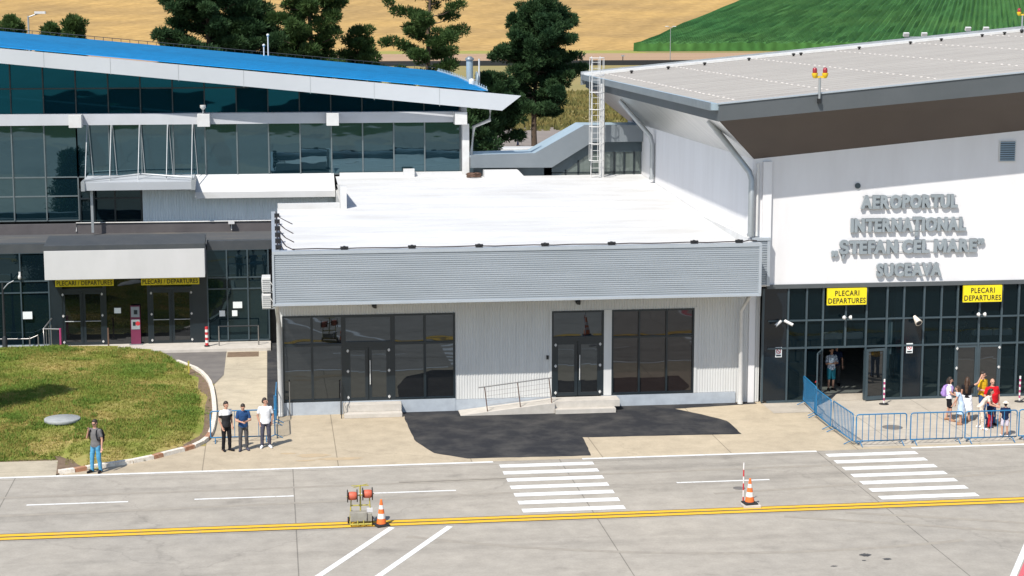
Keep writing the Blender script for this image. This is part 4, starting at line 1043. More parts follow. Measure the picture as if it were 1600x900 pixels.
pipe(left, [(10.9, 90.6, 10.55), (10.85, 90.6, 9.95), (10.1, 91.0, 9.6), (9.98, 91.2, 8.2), (9.98, 91.2, 7.1)], .09)
# rear ridge railing
mb = MB()
for k in range(60): x = -21 + k * .54; mb.box(x, x + .03, 117.7, 117.73, roofz(x), roofz(x) + .25)
mb.tube([(-21.5, 117.7, roofz(-21.5) + .26), (10.6, 117.7, roofz(10.6) + .26)], .02, 5)
mb.build('ridge_guard', 'lamp_dark', rf)

# terrace storey between podium and glazing
r = ribs_x(-6.22, 3.15, .13, .022, TY - .95, 4.7, 6.7); sw = r.build('terrace_wall', 'terrace_clad', left)
MB().prism([(-3.66, 91.45, 7.33), (-3.66, 89.75, 6.62), (-3.66, 89.75, 6.32), (-3.66, 91.45, 6.75)], (6.78, 0, 0)).build('terrace_roof', 'white_roof', left)
aw = MB()
aw.prism([(-8.9, 89.25, 6.82), (-3.7, 89.25, 6.82), (-3.7, 89.2, 7.2), (-8.9, 89.2, 7.2)], (0, .06, 0))
aw.prism([(-8.9, 89.3, 7.16), (-8.9, 91.4, 7.3), (-8.9, 91.4, 7.34), (-8.9, 89.3, 7.22)], (5.2, 0, 0))
awn = aw.build('awning', 'silver', left)
MB().box(-9.0, -8.82, 89.15, 91.4, 6.8, 7.25).box(-3.8, -3.62, 89.15, 91.4, 6.8, 7.28).tube([(-8.85, 89.3, 7.3), (-6.2, 90.3, 7.5), (-3.75, 89.4, 7.38)], .05).build('edge_frame', 'grey_metal', awn)
for x in (-8.8, -7.65, -6.3, -4.95, -3.75):
    MB().tube([(x, 91.1, 9.83), (x - .06, 89.9, 7.25)], .026, 6).tube([(x + .06, 91.1, 9.83), (x + .2, 91.2, 7.35)], .02, 6).build('tie_rod', 'grey_metal', awn)
glazing(left, 'terrace_window', [-9.25, -8.55, -7.55, -6.25], [4.8, 6.3, 6.78], TY - .85, 'gl_dark', 'frame', .08, label='dark glazed terrace doors under the awning')
MB().box(-8.62, -8.5, 89.6, 89.72, 4.75, 6.85).build('post', 'grey_metal', left)
# podium
PY = 84.8
MB().box(-24, .28, PY + .35, 91.15, 4.3, 4.62).build('podium_roof', 'podium_roof', left)
MB().box(-24, .3, 90.25, 90.45, 4.622, 5.12).build('upstand', 'upstand', left)
MB().box(-24, -10.2, PY - .05, PY + .5, 4.45, 4.86).build('parapet', 'dark_clad', left); MB().box(-2.98, .28, PY - .05, PY + .5, 4.45, 4.86).build('parapet', 'dark_clad', left)
MB().prism([(-10.14, 83.3, 4.72), (-3.02, 83.3, 4.72), (-3.02, 85.4, 4.92), (-10.14, 85.4, 4.92)], (0, 0, .22)).build('canopy_roof', 'dark_clad', left)
MB().box(-10.14, -3.04, 83.28, 83.4, 3.4, 4.715).box(-10.14, -10.04, 83.41, PY, 3.42, 4.7).box(-3.14, -3.04, 83.41, PY, 3.42, 4.7).build('canopy_panel', 'canopy_white', left, .01)
lamp_run = tag(MB().tube([(-9.4, 90.21, 4.75), (-9.4, 90.21, 5.16), (.1, 90.21, 5.14)], .03, 6).tube([(-1.95, 90.21, 5.1), (-1.95, 90.15, 4.7)], .02, 5).build('roof_conduit', 'white_paint'), 'thin pale conduit along the dark upstand of the podium roof', 'pipe')
tag(MB().box(-2.1, -1.8, 89.98, 90.17, 5.02, 5.16).build('junction_box', 'canopy_white'), 'pale junction box on the podium roof conduit', 'junction box')
xs = [-24 + 1.08 * k for k in range(13)] + [-10.16]
grid('side_glazing', [-16.6, -15.3, -14.0, -12.7, -11.4, -10.15], [.2, 2.62, 3.15, 4.45], PY, 'gl_dark', 'frame_teal', left, .06, label='podium glazing left of the white canopy')
grid('side_glazing', [-3.0, -2.1, -1.15, -.2], [.2, 2.62, 3.15, 4.45], PY, 'gl_dark', 'frame_teal', left, .06, label='podium glazing right of the white canopy')
MB().box(-24, .3, PY + .3, PY + .4, 0, 4.4).build('lining', 'room', left)
MB().box(-24, -10.2, PY - .1, PY + .2, 0, .2).build('plinth', 'plinth', left)
# entrance bay
MB().box(-10.15, -9.58, PY - .06, PY + .1, .12, 3.42).box(-9.579, -7.761, PY - .045, PY + .1, 2.62, 2.75).box(-7.76, -7.6, PY - .04, PY + .1, .12, 3.42).build('door_frame', 'frame', left)
MB().box(-5.75, -5.6, PY - .04, PY + .1, .12, 3.42).box(-5.599, -3.721, PY - .045, PY + .1, 2.62, 2.75).box(-3.72, -3.0, PY - .06, PY + .1, .12, 3.42).build('door_frame', 'frame', left)
MB().poly([(-9.58, PY + .06, 2.75), (-7.76, PY + .06, 2.75), (-7.76, PY + .06, 3.42), (-9.58, PY + .06, 3.42)]).poly([(-5.6, PY + .06, 2.75), (-3.72, PY + .06, 2.75), (-3.72, PY + .06, 3.42), (-5.6, PY + .06, 3.42)]).poly([(-7.6, PY + .05, .14), (-5.75, PY + .05, .14), (-5.75, PY + .05, 3.42), (-7.6, PY + .05, 3.42)]).build('fixed_light', 'gl_door', left)
for x0, x1, hh in ((-9.58, -8.68, -9.55), (-8.66, -7.76, -7.79), (-5.6, -4.67, -5.57), (-4.65, -3.72, -3.75)):
    dl = door_leaf(left, x0, x1, .14, 2.62, PY - .03, 'frame', 'gl_door', .12, None, hh)
    MB().tube([(x0 + .1, PY - .07, 1.25), (x1 - .1, PY - .07, 1.25)], .02, 6).build('push_bar', 'grey_metal', dl)
struct(MB().box(-10.2, -.15, 83.0, 84.85, -.02, .13).build('entrance_platform', 'step'))
for x0, x1, lb in ((-9.84, -7.23, 'yellow sign strip under the white canopy above the left double door'), (-5.99, -3.36, 'yellow sign strip under the white canopy above the right double door')):
    t = thing('departures_sign', lb, 'sign', ((x0 + x1) / 2, PY - .2, 2.9), 'canopy signs')
    MB().box(x0, x1, PY - .2, PY - .12, 2.89, 3.27).build('panel', 'sign_yellow', t)
    lettering('lettering', 'PLECARI / DEPARTURES', x0 + .06, x1 - .06, 2.95, 3.15, PY - .206, 'sign_text', t, .012, .006, 1.05)
for x, w_, z, h_, lb in ((-11.35, .42, 1.42, .34, 'white notice sheet on the podium glazing far left'), (-7.25, .3, 1.6, .25, 'white notice sheet between the two double doors'),
                     (-2.48, .26, 1.35, .27, 'small square notice below and left of the wide one on the right podium glazing'), (-1.85, .42, 1.72, .3, 'wide white notice sheet on the right podium glazing'), (-1.9, .24, 1.35, .27, 'small square notice directly under the wide one on the right podium glazing')):
    tag(MB().box(x, x + w_, PY - .125, PY - .118, z, z + h_).build('notice_sheet', 'paper'), lb, 'notice')
M['pink_dim'] = mat('glass dimmed magenta print', (.16, .018, .06), .6)  # print and sheet colours darkened to stand for dimming by the glass
M['paper_dim'] = mat('glass dimmed sheet', (.30, .33, .35), .7)
# roll-up information stand before the glass, colours darkened as if behind it
t = thing('info_banner', 'narrow red and white information banner standing between the doors', 'banner', (-6.3, 84.62, .14))
MB().box(-6.52, -6.08, 84.58, 84.62, .16, 1.95).build('board', 'pink_dim', t)
MB().box(-6.49, -6.11, 84.565, 84.58, 1.42, 1.9).box(-6.49, -6.11, 84.565, 84.58, .85, 1.3).build('sheet', 'paper_dim', t)
MB().lathe([(.1, 0), (.1, .006)], (-6.2, 84.56, 1.12), 14, 'y').build('round_mark', 'red', t)
MB().box(-6.42, -6.3, 84.558, 84.564, 1.02, 1.2).box(-6.36, -6.2, 84.558, 84.564, 1.55, 1.75).build('print', 'frame', t)
MB().box(-6.6, -6.0, 84.45, 84.72, .13, .16).build('base', 'grey_metal', t)
# posts in front of the doors
def post(loc, h, r, mats, lb, nm='barrier_post', bands=1, base_r=.16, grp=None):
    t = thing(nm, lb, 'post', loc, grp); x, y, z = loc
    MB().lathe([(base_r, 0), (base_r, .03), (r * 1.6, .06)], loc, 16).build('base', 'rubber', t)
    mb = MB(); n = max(1, bands)
    for k in range(n):
        mb.m(k % len(mats)); mb.lathe([(r, .05 + (h - .05) * k / n), (r, .05 + (h - .05) * (k + 1) / n)], loc, 12)
    mb.build('pole', mats, t); return t
post((-7.45, 83.5, .13), 1.0, .035, ['wood'], 'thin brown post on the platform before the left double door', 'barrier_post')
post((-3.05, 83.7, .13), .92, .075, ['red', 'refl_white'], 'thick red and white chequered post at the end of the platform', 'barrier_post', 7, .12)
post((23.85, 68.3, 0), 1.02, .035, ['refl_white', 'pink'], 'red and white striped post beside the open entrance leaf', 'barrier_post', 9, .19)
post((29.35, 68.05, 0), 1.05, .035, ['refl_white', 'pink'], 'red and white striped post at the far right of the forecourt', 'barrier_post', 9, .19)
# magenta and grey rails left of the entrance
t = thing('entrance_rail', 'grey rail with magenta end post at the left of the platform', 'railing', (-9.9, 83.4, .1))
MB().tube([(-9.53, 83.15, .1), (-9.53, 83.15, 1.22)], .05).build('end_post', 'pink', t)
MB().tube([(-10.3, 83.5, .1), (-10.3, 83.5, 1.15), (-10.05, 84.5, 1.45)], .035).tube([(-10.3, 83.5, 1.15), (-9.53, 83.15, 1.18)], .035).build('rail', 'steel', t)
for x in (-10.22, -10.14, -10.07): MB().tube([(x, 83.7 + (x + 10.22) * 4, .1), (x, 83.7 + (x + 10.22) * 4, 1.2)], .018).build('baluster', 'steel', t)
t = thing('low_rail', 'low steel rail before the far left podium glazing', 'railing', (-11.8, 84.0, 0))
for x in (-13.2, -11.0, -10.62): MB().tube([(x, 84.0, 0), (x, 84.0, .72)], .03).build('post', 'steel', t)
MB().tube([(-13.6, 84.0, .66), (-11.0, 84.0, .62), (-10.62, 84.0, .78)], .028).build('bar', 'steel', t)
t = thing('platform_rail', 'slim steel rail right of the chequered post on the platform', 'railing', (-1.6, 83.9, .13))
for x in (-2.5, -.7): MB().tube([(x, 83.8, .13), (x, 83.8, 1.05)], .03).build('post', 'steel', t)
MB().tube([(-2.5, 83.8, 1.03), (-.7, 83.8, 1.03)], .03).build('bar', 'lamp_dark', t)
tag(MB().box(-2.1, -.7, 81.6, 82.75, .006, .018).build('doormat', 'soil'), 'flat brown mat at the top of the side path', 'mat')
t = thing('dark_street_lamp', 'slender dark street lamp at the lawn edge left of the canopy', 'street lamp', (-12.0, 83.3, 0))
MB().tube([(-12.0, 83.3, -.1), (-12.0, 83.3, 3.3)], .075, 8, .04).lathe([(.13, 0), (.11, .8), (.07, .9)], (-12.0, 83.3, 0), 10).build('pole', 'lamp_dark', t)
MB().tube([(-12.0, 83.3, 3.0), (-11.75, 83.3, 3.28), (-11.5, 83.3, 3.4)], .025).build('arm', 'grey_metal', t)
tag(MB().box(-11.46, -11.38, PY - .12, PY - .04, 3.45, 3.6).ball((-11.42, PY - .16, 3.36), .075, .075, .11).build('door_lamp', 'white_paint'), 'small white bulb lamp on the podium glazing beside the lamp post', 'lamp')
# grass island furniture
tag(MB().lathe([(.64, 0), (.66, .01), (.66, .11), (.645, .125), (.30, .127), (.29, .133), (.0, .135)], (-7.83, 67.9, lawn_z(-7.83, 67.9) + .0), 28).build('manhole_lid', 'lid'), 'round grey concrete lid lying in the lawn', 'manhole lid')
t = tag(MB().box(-3.67, -3.6, 77.9, 77.96, .05, .58).build('marker_peg', 'cart_yellow'), 'short yellow marker peg at the lawn kerb', 'marker')
for (x, y, lb) in ((22.85, 64.4, 'dark round drain cover inside the blue barriers'), (14.97, 56.64, 'small round drain cover in the road lane')):
    rr = .38 if x > 20 else .2
    tag(MB().lathe([(rr, 0), (rr, .012), (rr * .85, .014), (0.001, .010)], (x, y, .0), 20).build('drain_cover', 'asphalt_old'), lb, 'drain cover')

# masts, dish and vent on the blue roof
t = thing('roof_mast', 'thin white antenna mast, taller of two on the blue roof', 'antenna', (.4, 117, 12.2), 'roof masts')
MB().tube([(0, 116.5, 12.3), (0, 116.5, 13.75)], .04).build('pole', 'white_paint', t); MB().ball((0, 116.5, 13.75), .09).build('tip', 'white_paint', t)
t = thing('roof_mast', 'thin white antenna mast, shorter of two on the blue roof', 'antenna', (.15, 115, 12.2), 'roof masts')
MB().tube([(-.26, 115, 12.3), (-.26, 115, 13.15)], .04).build('pole', 'white_paint', t); MB().ball((-.26, 115, 13.15), .09).build('tip', 'white_paint', t)
t = thing('roof_flue', 'blue steel flue pipe behind the end of the blue roof', 'flue', (11.75, 108, 0))
MB().tube([(11.75, 108, 9.8), (11.75, 108, 12.4)], .2, 14).build('pipe', 'corridor_top', t); MB().lathe([(.26, 0), (.26, .1), (.1, .22)], (11.75, 108, 12.4), 14).build('cap', 'corridor', t)
t = thing('satellite_dish', 'pale satellite dish on a mast behind the blue roof end', 'satellite dish', (12.2, 107, 0))
MB().tube([(12.2, 107, 9.6), (12.2, 107, 12.5)], .05).build('mast', 'white_paint', t)
MB().lathe([(.02, .14), (.25, .1), (.45, .02), (.5, -.05), (.44, 0.0), (.2, .08)], (12.05, 106.8, 11.3), 18, 'x', 1, 1).build('dish', 'corridor_top', t)
MB().tube([(12.0, 106.8, 11.3), (11.6, 106.8, 11.3)], .02).build('feed_arm', 'grey_metal', t)
tag(MB().lathe([(.14, 0), (.16, .2), (.12, .32), (.001, .36)], (10.55, 96.0, 11.45), 12).build('roof_vent', 'white_paint'), 'small white vent cap at the tip of the blue roof', 'vent')
t = thing('floodlight', 'small white floodlight on the second beam end of the glass terminal', 'lamp', (-3.2, 90.4, 10.37))
MB().tube([(-3.2, 90.6, 10.37), (-3.2, 90.6, 10.6)], .04).build('stem', 'grey_metal', t); MB().lathe([(.05, -.1), (.14, .0), (.14, .12)], (-3.2, 90.5, 10.68), 12).build('lamp_head', 'white_paint', t)

# ------------------------------------------------------------------ glazed walkway between the two terminals
cor = thing('link_corridor', 'grey panelled covered walkway climbing between the two terminals', 'walkway', (14, 91.5, 0))
CY = 90.4
MB().prism([(9.86, CY, 7.6), (13.95, CY, 7.57), (16.0, CY, 8.82), (18.59, CY, 8.82), (18.59, CY, 9.66), (15.6, CY, 9.68), (13.1, CY, 8.3), (9.86, CY, 8.24)], (0, .08, 0)).build('front_panel', 'corridor', cor)
MB().prism([(9.86, CY + .1, 8.2), (13.1, CY + .1, 8.26), (15.6, CY + .1, 9.64), (18.59, CY + .1, 9.62), (18.59, CY + .1, 9.55), (15.6, CY + .1, 9.55), (13.1, CY + .1, 8.15), (9.86, CY + .1, 8.1)], (0, 2.6, 0)).build('roof', 'corridor_top', cor)
MB().box(9.86, 14.0, CY + .3, CY + .4, 6.9, 7.56).prism([(13.6, CY + .3, 7.0), (14.2, CY + .3, 7.0), (16.0, CY + .3, 8.3), (18.59, CY + .3, 8.3), (18.59, CY + .3, 8.85), (15.95, CY + .3, 8.85), (13.6, CY + .3, 7.55)], (0, .05, 0)).build('lower_panel', 'frame_teal', cor)
M['gl_clear'] = glass('walkway glazing', (.10, .12, .11), (.9, 1, 1), 1.7, .004, .4)
MB().poly([(14.1, CY + .36, 6.9), (18.55, CY + .36, 6.9), (18.55, CY + .36, 8.4), (15.9, CY + .36, 8.4)]).build('glazing', 'gl_clear', cor)
mb = MB()
for x in (14.7, 15.35, 16.0, 16.6, 17.2, 17.7, 18.2): mb.box(x - .04, x + .04, CY + .3, CY + .36, 6.9, min(8.3, 7.0 + (x - 14.1) * .72))
mb.box(14.0, 18.5, CY + .3, CY + .355, 7.25, 7.3)
mb.build('mullion', 'frame', cor)
MB().box(9.9, 18.5, CY + .5, 92.9, 0, 7.4).build('base_wall', 'corridor', cor)

# ------------------------------------------------------------------ right terminal
RY = 69.1
right = thing('white_terminal', 'right white terminal with wide sand-coloured roof and glass ground floor', 'building', (32, 80, 0))
def join_z(x): return 9.70 + .0928 * (x - 18.6)
def fb(x): return 11.3 + .0862 * (x - 16.7)
def ft(x): return 11.93 + .094 * (x - 16.7)
XE = 50
mb = MB(); mb.prism([(18.6, RY, 4.68), (XE, RY, 4.68), (XE, RY, join_z(XE) + .4), (18.6, RY, join_z(18.6) + .4)], (0, .25, 0))
mb.prism([(18.6, RY + .251, 0), (18.6, 94.3, 0), (18.6, 94.3, 10.1), (18.6, RY + .251, 10.1)], (.25, 0, 0))
mb.prism([(18.6, 94.3, 0), (XE, 94.3, 0), (XE, 94.3, 12.9), (18.6, 94.3, 10.1)], (0, .2, 0))
mb.box(18.95, 19.3, RY - .12, RY - .002, 4.72, 9.6)
mb.build('wall', 'white_wall', right)
mb = MB(); mb.prism([(16.7, 67.1, fb(16.7)), (XE, 67.1, fb(XE)), (XE, 67.1, ft(XE)), (16.7, 67.1, ft(16.7))], (0, .12, 0))
mb.box(16.7, 16.82, 67.23, 96.5, 11.28, 11.80)
ff = mb.build('fascia', 'fascia_dark', right)
MB().prism([(16.66, 67.06, ft(16.66) + .002), (XE, 67.06, ft(XE) + .002), (XE, 67.06, ft(XE) + .05), (16.66, 67.06, ft(16.66) + .05)], (0, .2, 0)).build('edge_trim', 'grey_trim', ff)
MB().poly([(16.7, 67.13, fb(16.7) + .005), (18.6, RY, join_z(18.6)), (XE, RY, join_z(XE)), (XE, 67.13, fb(XE) + .005)]).build('front_soffit', 'soffit_brown', right)
mb = MB().poly([(16.72, 67.13, 11.295), (16.72, 96.5, 11.295), (18.6, 94.3, 9.62), (18.6, RY, join_z(18.6) - .01)])
sf = mb.build('side_soffit', 'soffit_light', right)
MB().poly([(16.72, 96.48, 11.295), (XE, 96.48, fb(XE)), (XE, 94.4, 12.6), (18.6, 94.4, 9.62)]).build('rear_soffit', 'soffit_light', right)
mb = MB()
vs = [(16.72, 67.2, ft(16.72)), (XE, 67.2, ft(XE)), (XE, 96.6, ft(XE)), (16.72, 96.6, ft(16.72))]
rf = mb.poly(vs).build('roof', 'roof_sand', right)
# gutter along the low side and the pale rear edge
mb = MB().box(16.45, 16.72, 67.3, 96.5, 11.70, 11.95).m(1)
for k in range(120): y = 67.5 + k * .24; mb.box(16.40, 16.455, y, y + .05, 11.68, 11.98)
mb.build('gutter', ['corridor_top', 'corridor'], rf)
MB().prism([(16.45, 95.6, ft(16.45) + .01), (XE, 95.6, ft(XE) + .01), (XE, 95.6, ft(XE) + .14), (16.45, 95.6, ft(16.45) + .14)], (0, .9, 0)).build('rear_edge', 'white_paint', rf)
MB().prism([(16.45, 96.51, ft(16.45) - .5), (XE, 96.51, ft(XE) - .5), (XE, 96.51, ft(XE) + .28), (16.45, 96.51, ft(16.45) + .2)], (0, .15, 0)).build('rear_fascia', 'grey_metal', rf)
mb = MB()
for j, x0 in enumerate((17.6, 21.3, 25.6, 29.9, 34.2, 38.5)):
    for k in range(34):
        y = 68.6 + k * .8; x = x0 + .02 * (k % 3)
        mb.lathe([(.085, .002), (.06, .04), (.001, .05)], (x, y, ft(x)), 8)
stuff(mb.build('roof_anchor', 'bump_white', rf))
mb = MB()
for y in np.arange(69, 95.5, 1.05): mb.prism([(16.8, y, ft(16.8) + .001), (16.8, y + .07, ft(16.8) + .001), (16.8, y + .07, ft(16.8) + .008), (16.8, y, ft(16.8) + .008)], (XE - 16.9, 0, ft(XE - .1) - ft(16.8)))
mb.build('felt_lap', 'roof_sand', rf)
for i, (x, y) in enumerate(((18.6, 93.6), (20.6, 93.9), (22.6, 94.2), (25.0, 94.3), (27.4, 94.3), (27.8, 94.3), (31.0, 94.4), (33.8, 94.4), (35.5, 94.4), (37.8, 94.5), (39.0, 94.4), (40.0, 94.5))):
    MB().lathe([(.06, 0), (.06, .09), (.10, .10), (.10, .15), (.02, .17)], (x, y, ft(x)), 10).build('vent_cap', 'black', rf)
pipe(right, [(16.95, 88.2, 11.0), (18.35, 87.5, 9.3), (18.45, 87.5, 8.9), (18.45, 87.5, 7.2)], .12, 'grey_metal', 'downpipe')
pipe(right, [(16.85, 69.4, 11.2), (18.42, 69.1, 9.2), (18.48, 68.95, 8.9), (18.48, 68.95, 6.7)], .12, 'grey_metal', 'downpipe')
pipe(right, [(18.74, 69.0, 9.55), (18.74, 69.0, 6.7)], .05, 'white_paint', 'downpipe')
# ventilation grille and round cap in the wall
t = MB().box(28.5, 29.2, RY - .05, RY + .02, 9.48, 10.33).build('wall_grille', 'white_paint', right)
mb = MB()
for k in range(9): z = 9.53 + k * .087; mb.prism([(28.54, RY - .09, z), (28.54, RY - .055, z + .05), (28.54, RY - .05, z + .05), (28.54, RY - .085, z)], (.62, 0, 0))
mb.build('slats', 'corridor_top', t)
MB().box(28.55, 29.15, RY - .0525, RY - .051, 9.52, 10.29).build('grille_back', 'frame_teal', t)
MB().lathe([(.11, -.04), (.11, .02), (.001, .021)], (22.78, RY - .02, 8.61), 16, 'y').build('wall_cap', 'frame_teal', right)
# ground floor glazing with two entrances
px = [19.1, 20.1, 20.85, 21.52, 22.45, 23.3, 24.14, 24.83, 25.66, 26.38, 27.05, 27.97, 28.9, 29.6, 30.4, 31.3, 32.2, 33.1, 34.0, 35]
g_ = MB()
panes(g_, px, 3.32, 4.6, RY + .06, .2, skip=(0,)); panes(g_, px, 2.2, 3.32, RY + .06, .2, skip=(0, 7))
panes(g_, px, .08, 2.2, RY + .06, .2, skip=(0, 3, 4, 7, 10, 11))
gw = g_.build('ground_floor_glazing', 'gl_lobby', right)
MB().box(19.1, 20.1, RY + .02, RY + .09, .08, 4.6).build('blind_panel', 'panel_dark', right); MB().box(24.83, 25.66, RY + .02, RY + .09, .08, 3.32).build('blind_panel', 'panel_dark', right)
f = MB()
for i, x in enumerate(px):
    f.box(x - .035, x + .035, RY - .03, RY + .1, 2.22 if i == 4 else .05, 3.3 if i in () else 4.6)
for z, h in ((.05, .1), (2.2, .07), (3.3, .06)):
    for a, b in ((19.3, 21.5), (23.3, 27.05), (28.9, 35)) if z < .5 else ((19.3, 35),): f.box(a, b, RY - .025, RY + .095, z - h/2, z + h/2)
f.build('mullion', 'frame_teal', gw)
MB().box(19.2, 35, RY - .1, RY - .002, 4.6, 4.76).build('head_trim', 'fascia_dark', right)
# room behind the open doors
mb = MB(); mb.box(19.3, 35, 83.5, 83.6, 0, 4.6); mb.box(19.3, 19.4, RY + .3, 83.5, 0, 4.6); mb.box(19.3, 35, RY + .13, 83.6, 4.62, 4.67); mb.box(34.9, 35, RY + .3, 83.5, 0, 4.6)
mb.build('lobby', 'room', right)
for x0, x1 in ((21.75, 22.5), (22.6, 23.35), (28.0, 28.75), (28.85, 29.6)): MB().box(x0, x1, RY + .5, RY + .85, 2.42, 2.66).build('air_curtain', 'canopy_white', right, .02)
for x in (25.25, 31.6): MB().box(x - .22, x + .22, RY + 1.5, RY + 1.94, .02, 4.6).build('lobby_column', 'dark_clad', right)
t = thing('lobby_bench', 'dark row of lobby seats behind the glass of the right terminal', 'bench', (30.2, 72.5, 0))
MB().box(28.9, 31.3, 72.4, 72.95, .40, .46).build('seat', 'black', t); MB().box(28.9, 31.3, 72.95, 73.02, .46, .95).build('backrest', 'black', t)
for x in (29.1, 31.1): MB().box(x - .03, x + .03, 72.45, 72.95, .02, .4).build('leg', 'grey_metal', t)
t = thing('furled_flag', 'pale green and white furled flag leaning behind the glass', 'flag', (24.5, 70.0, 0))
MB().tube([(24.4, 70.0, .05), (24.62, 70.1, 3.3)], .02).build('pole', 'wood', t)
mb = MB().tube([(24.46, 69.98, .5), (24.5, 69.98, 1.4), (24.58, 70.0, 2.4), (24.62, 70.06, 3.1)], .13, 9, .06); mb.m(1).tube([(24.62, 69.93, 1.7), (24.66, 69.95, 2.4), (24.68, 70.0, 3.0)], .05, 8, .03)
mb.build('cloth', ['corridor_top', 'paper'], t)
MB().lathe([(.2, 0), (.2, .04), (.05, .06)], (24.4, 70.0, .02), 14).build('base', 'black', t)
struct(MB().box(19.3, 35, RY + .02, 83.5, -.02, .02).build('lobby_floor', 'entry_paving'))
def swing_leaf(hx, w_, ang, hinge_right, lb):
    """glazed leaf standing open, hinged at hx"""
    s = -1 if hinge_right else 1
    d = bpy.data.objects.new('tmp', None)
    q = MB(); x0, x1 = (0, w_); st = .1
    f_ = MB().box(0, st, -.025, .025, .05, 2.12).box(w_ - st, w_, -.025, .025, .05, 2.12).box(st, w_ - st, -.025, .025, 2.02, 2.12).box(st, w_ - st, -.025, .025, .05, .2)
    dr = f_.build('door', 'frame_teal'); dr.parent = right; dr['label'] = lb
    dr.location = Vector((hx, RY - .04, 0)) - right.location; dr.rotation_euler = (0, 0, ang)
    p = MB().poly([(st, -.01, .2), (w_ - st, -.01, .2), (w_ - st, -.01, 2.02), (st, -.01, 2.02)]).build('pane', 'gl_door'); p.parent = dr
    p = MB().tube([(st, -.07, .98), (w_ - st, -.07, .95)], .022).build('push_bar', 'red'); p.parent = dr
    p = MB().box(.12, .5, -.05, -.028, 2.03, 2.1).build('closer', 'grey_metal'); p.parent = dr
    bpy.data.objects.remove(d)
swing_leaf(24.12, .86, R(180 - 350), False, 'right entrance leaf standing open')
swing_leaf(21.5, .86, R(-118), False, 'left entrance leaf standing open')
for x0, x1, hh in ((27.05, 27.96, 27.09), (27.98, 28.9, 28.86)):
    door_leaf(right, x0, x1, .05, 2.15, RY - .0, 'frame_teal', 'gl_door', .1, None, hh)
for x0, x1, lb in ((21.62, 23.22, 'yellow wall sign above the open entrance'), (27.2, 28.8, 'yellow wall sign at the right, above the closed double door')):
    t = thing('departures_sign', lb, 'sign', ((x0 + x1) / 2, RY - .2, 3.92), 'yellow wall signs')
    MB().box(x0, x1, RY - .2, RY - .11, 3.92, 4.58).build('panel', 'sign_yellow', t)
    MB().box(x0 - .015, x1 + .015, RY - .19, RY - .10, 3.905, 3.918).box(x0 + .3, x0 + .36, RY - .1, RY, 4.1, 4.4).box(x1 - .36, x1 - .3, RY - .1, RY, 4.1, 4.4).build('bracket', 'fascia_dark', t)
    lettering('lettering', 'PLECARI', x0 + .31, x1 - .31, 4.29, 4.49, RY - .206, 'sign_text', t, .012, .006, 1.15)
    lettering('lettering', 'DEPARTURES', x0 + .04, x1 - .04, 3.99, 4.19, RY - .206, 'sign_text', t, .012, .006, 1.08)
# raised metal lettering on short pegs
t = thing('airport_lettering', 'grey raised metal letters spelling the airport name on the white wall', 'lettering', (25, RY, 4.8))
for txt, x0, x1, zb, zt in (('AEROPORTUL', 22.9, 26.86, 7.70, 8.24), ('INTERNAȚIONAL', 22.52, 27.24, 6.78, 7.33), ('„ȘTEFAN CEL MARE”', 21.76, 28.02, 5.92, 6.46), ('SUCEAVA', 23.62, 26.3, 5.0, 5.53)):
    block_letters('letter_row', txt, x0, x1, zb, zt, RY - .135, .09, 'letter', t, .043)
mb = MB()
for x0, x1, zb, zt in ((23, 26.8, 7.7, 8.24), (22.7, 27.1, 6.78, 7.33), (22.3, 27.5, 5.92, 6.46), (23.7, 26.2, 5.0, 5.53)):
    for z in (zb + .05, zt - .05): mb.box(x0, x1, RY - .048, RY - .03, z - .01, z + .01)
    for k in range(9):
        x = x0 + (x1 - x0) * k / 8
        for z in (zb + .05, zt - .05): mb.tube([(x, RY - .04, z), (x, RY, z)], .008, 5)
mb.build('mounting_rail', 'letter', t)
# cameras, lamps and notices on the glass front
def cctv(x, z, dx, lb):
    t = thing('security_camera', lb, 'camera', (x, RY, z), 'white security cameras')
    MB().tube([(x, RY, z), (x, RY - .16, z + .03)], .025).build('bracket', 'white_paint', t)
    MB().tube([(x - .02 * dx, RY - .14, z + .06), (x + .26 * dx, RY - .36, z - .08)], .062, 10).build('housing', 'white_paint', t)
    MB().tube([(x + .25 * dx, RY - .355, z - .075), (x + .272 * dx, RY - .37, z - .088)], .05, 10).build('lens', 'black', t)
cctv(19.75, 3.25, -1, 'white security camera at the annex corner pointing left'); cctv(19.95, 3.27, 1, 'white security camera at the annex corner pointing right')
for x, lb in ((22.42, 'pair of small white lamps above the open entrance'), (27.95, 'pair of small white lamps above the closed double door')):
    t = thing('entrance_lamp', lb, 'lamp', (x, RY, 3.4), 'entrance lamps')
    MB().tube([(x, RY - .04, 3.38), (x, RY - .22, 3.42)], .02).build('arm', 'grey_metal', t)
    for s in (-1, 1): MB().lathe([(.03, -.05), (.08, 0), (.09, .05)], (x + s * .13, RY - .24, 3.42), 10, 'x').build('lamp_head', 'white_paint', t)
t = thing('horn_speaker', 'cream horn loudspeaker between the two entrances', 'loudspeaker', (25.3, RY, 3.2))
MB().tube([(25.3, RY, 3.3), (25.3, RY - .12, 3.3)], .03).build('bracket', 'white_paint', t)
MB().tube([(25.24, RY - .1, 3.38), (25.32, RY - .42, 3.16)], .06, 14, .15).build('horn', 'kerb_white', t)
MB().tube([(25.321, RY - .425, 3.158), (25.324, RY - .435, 3.15)], .11, 14).build('throat', 'room', t)
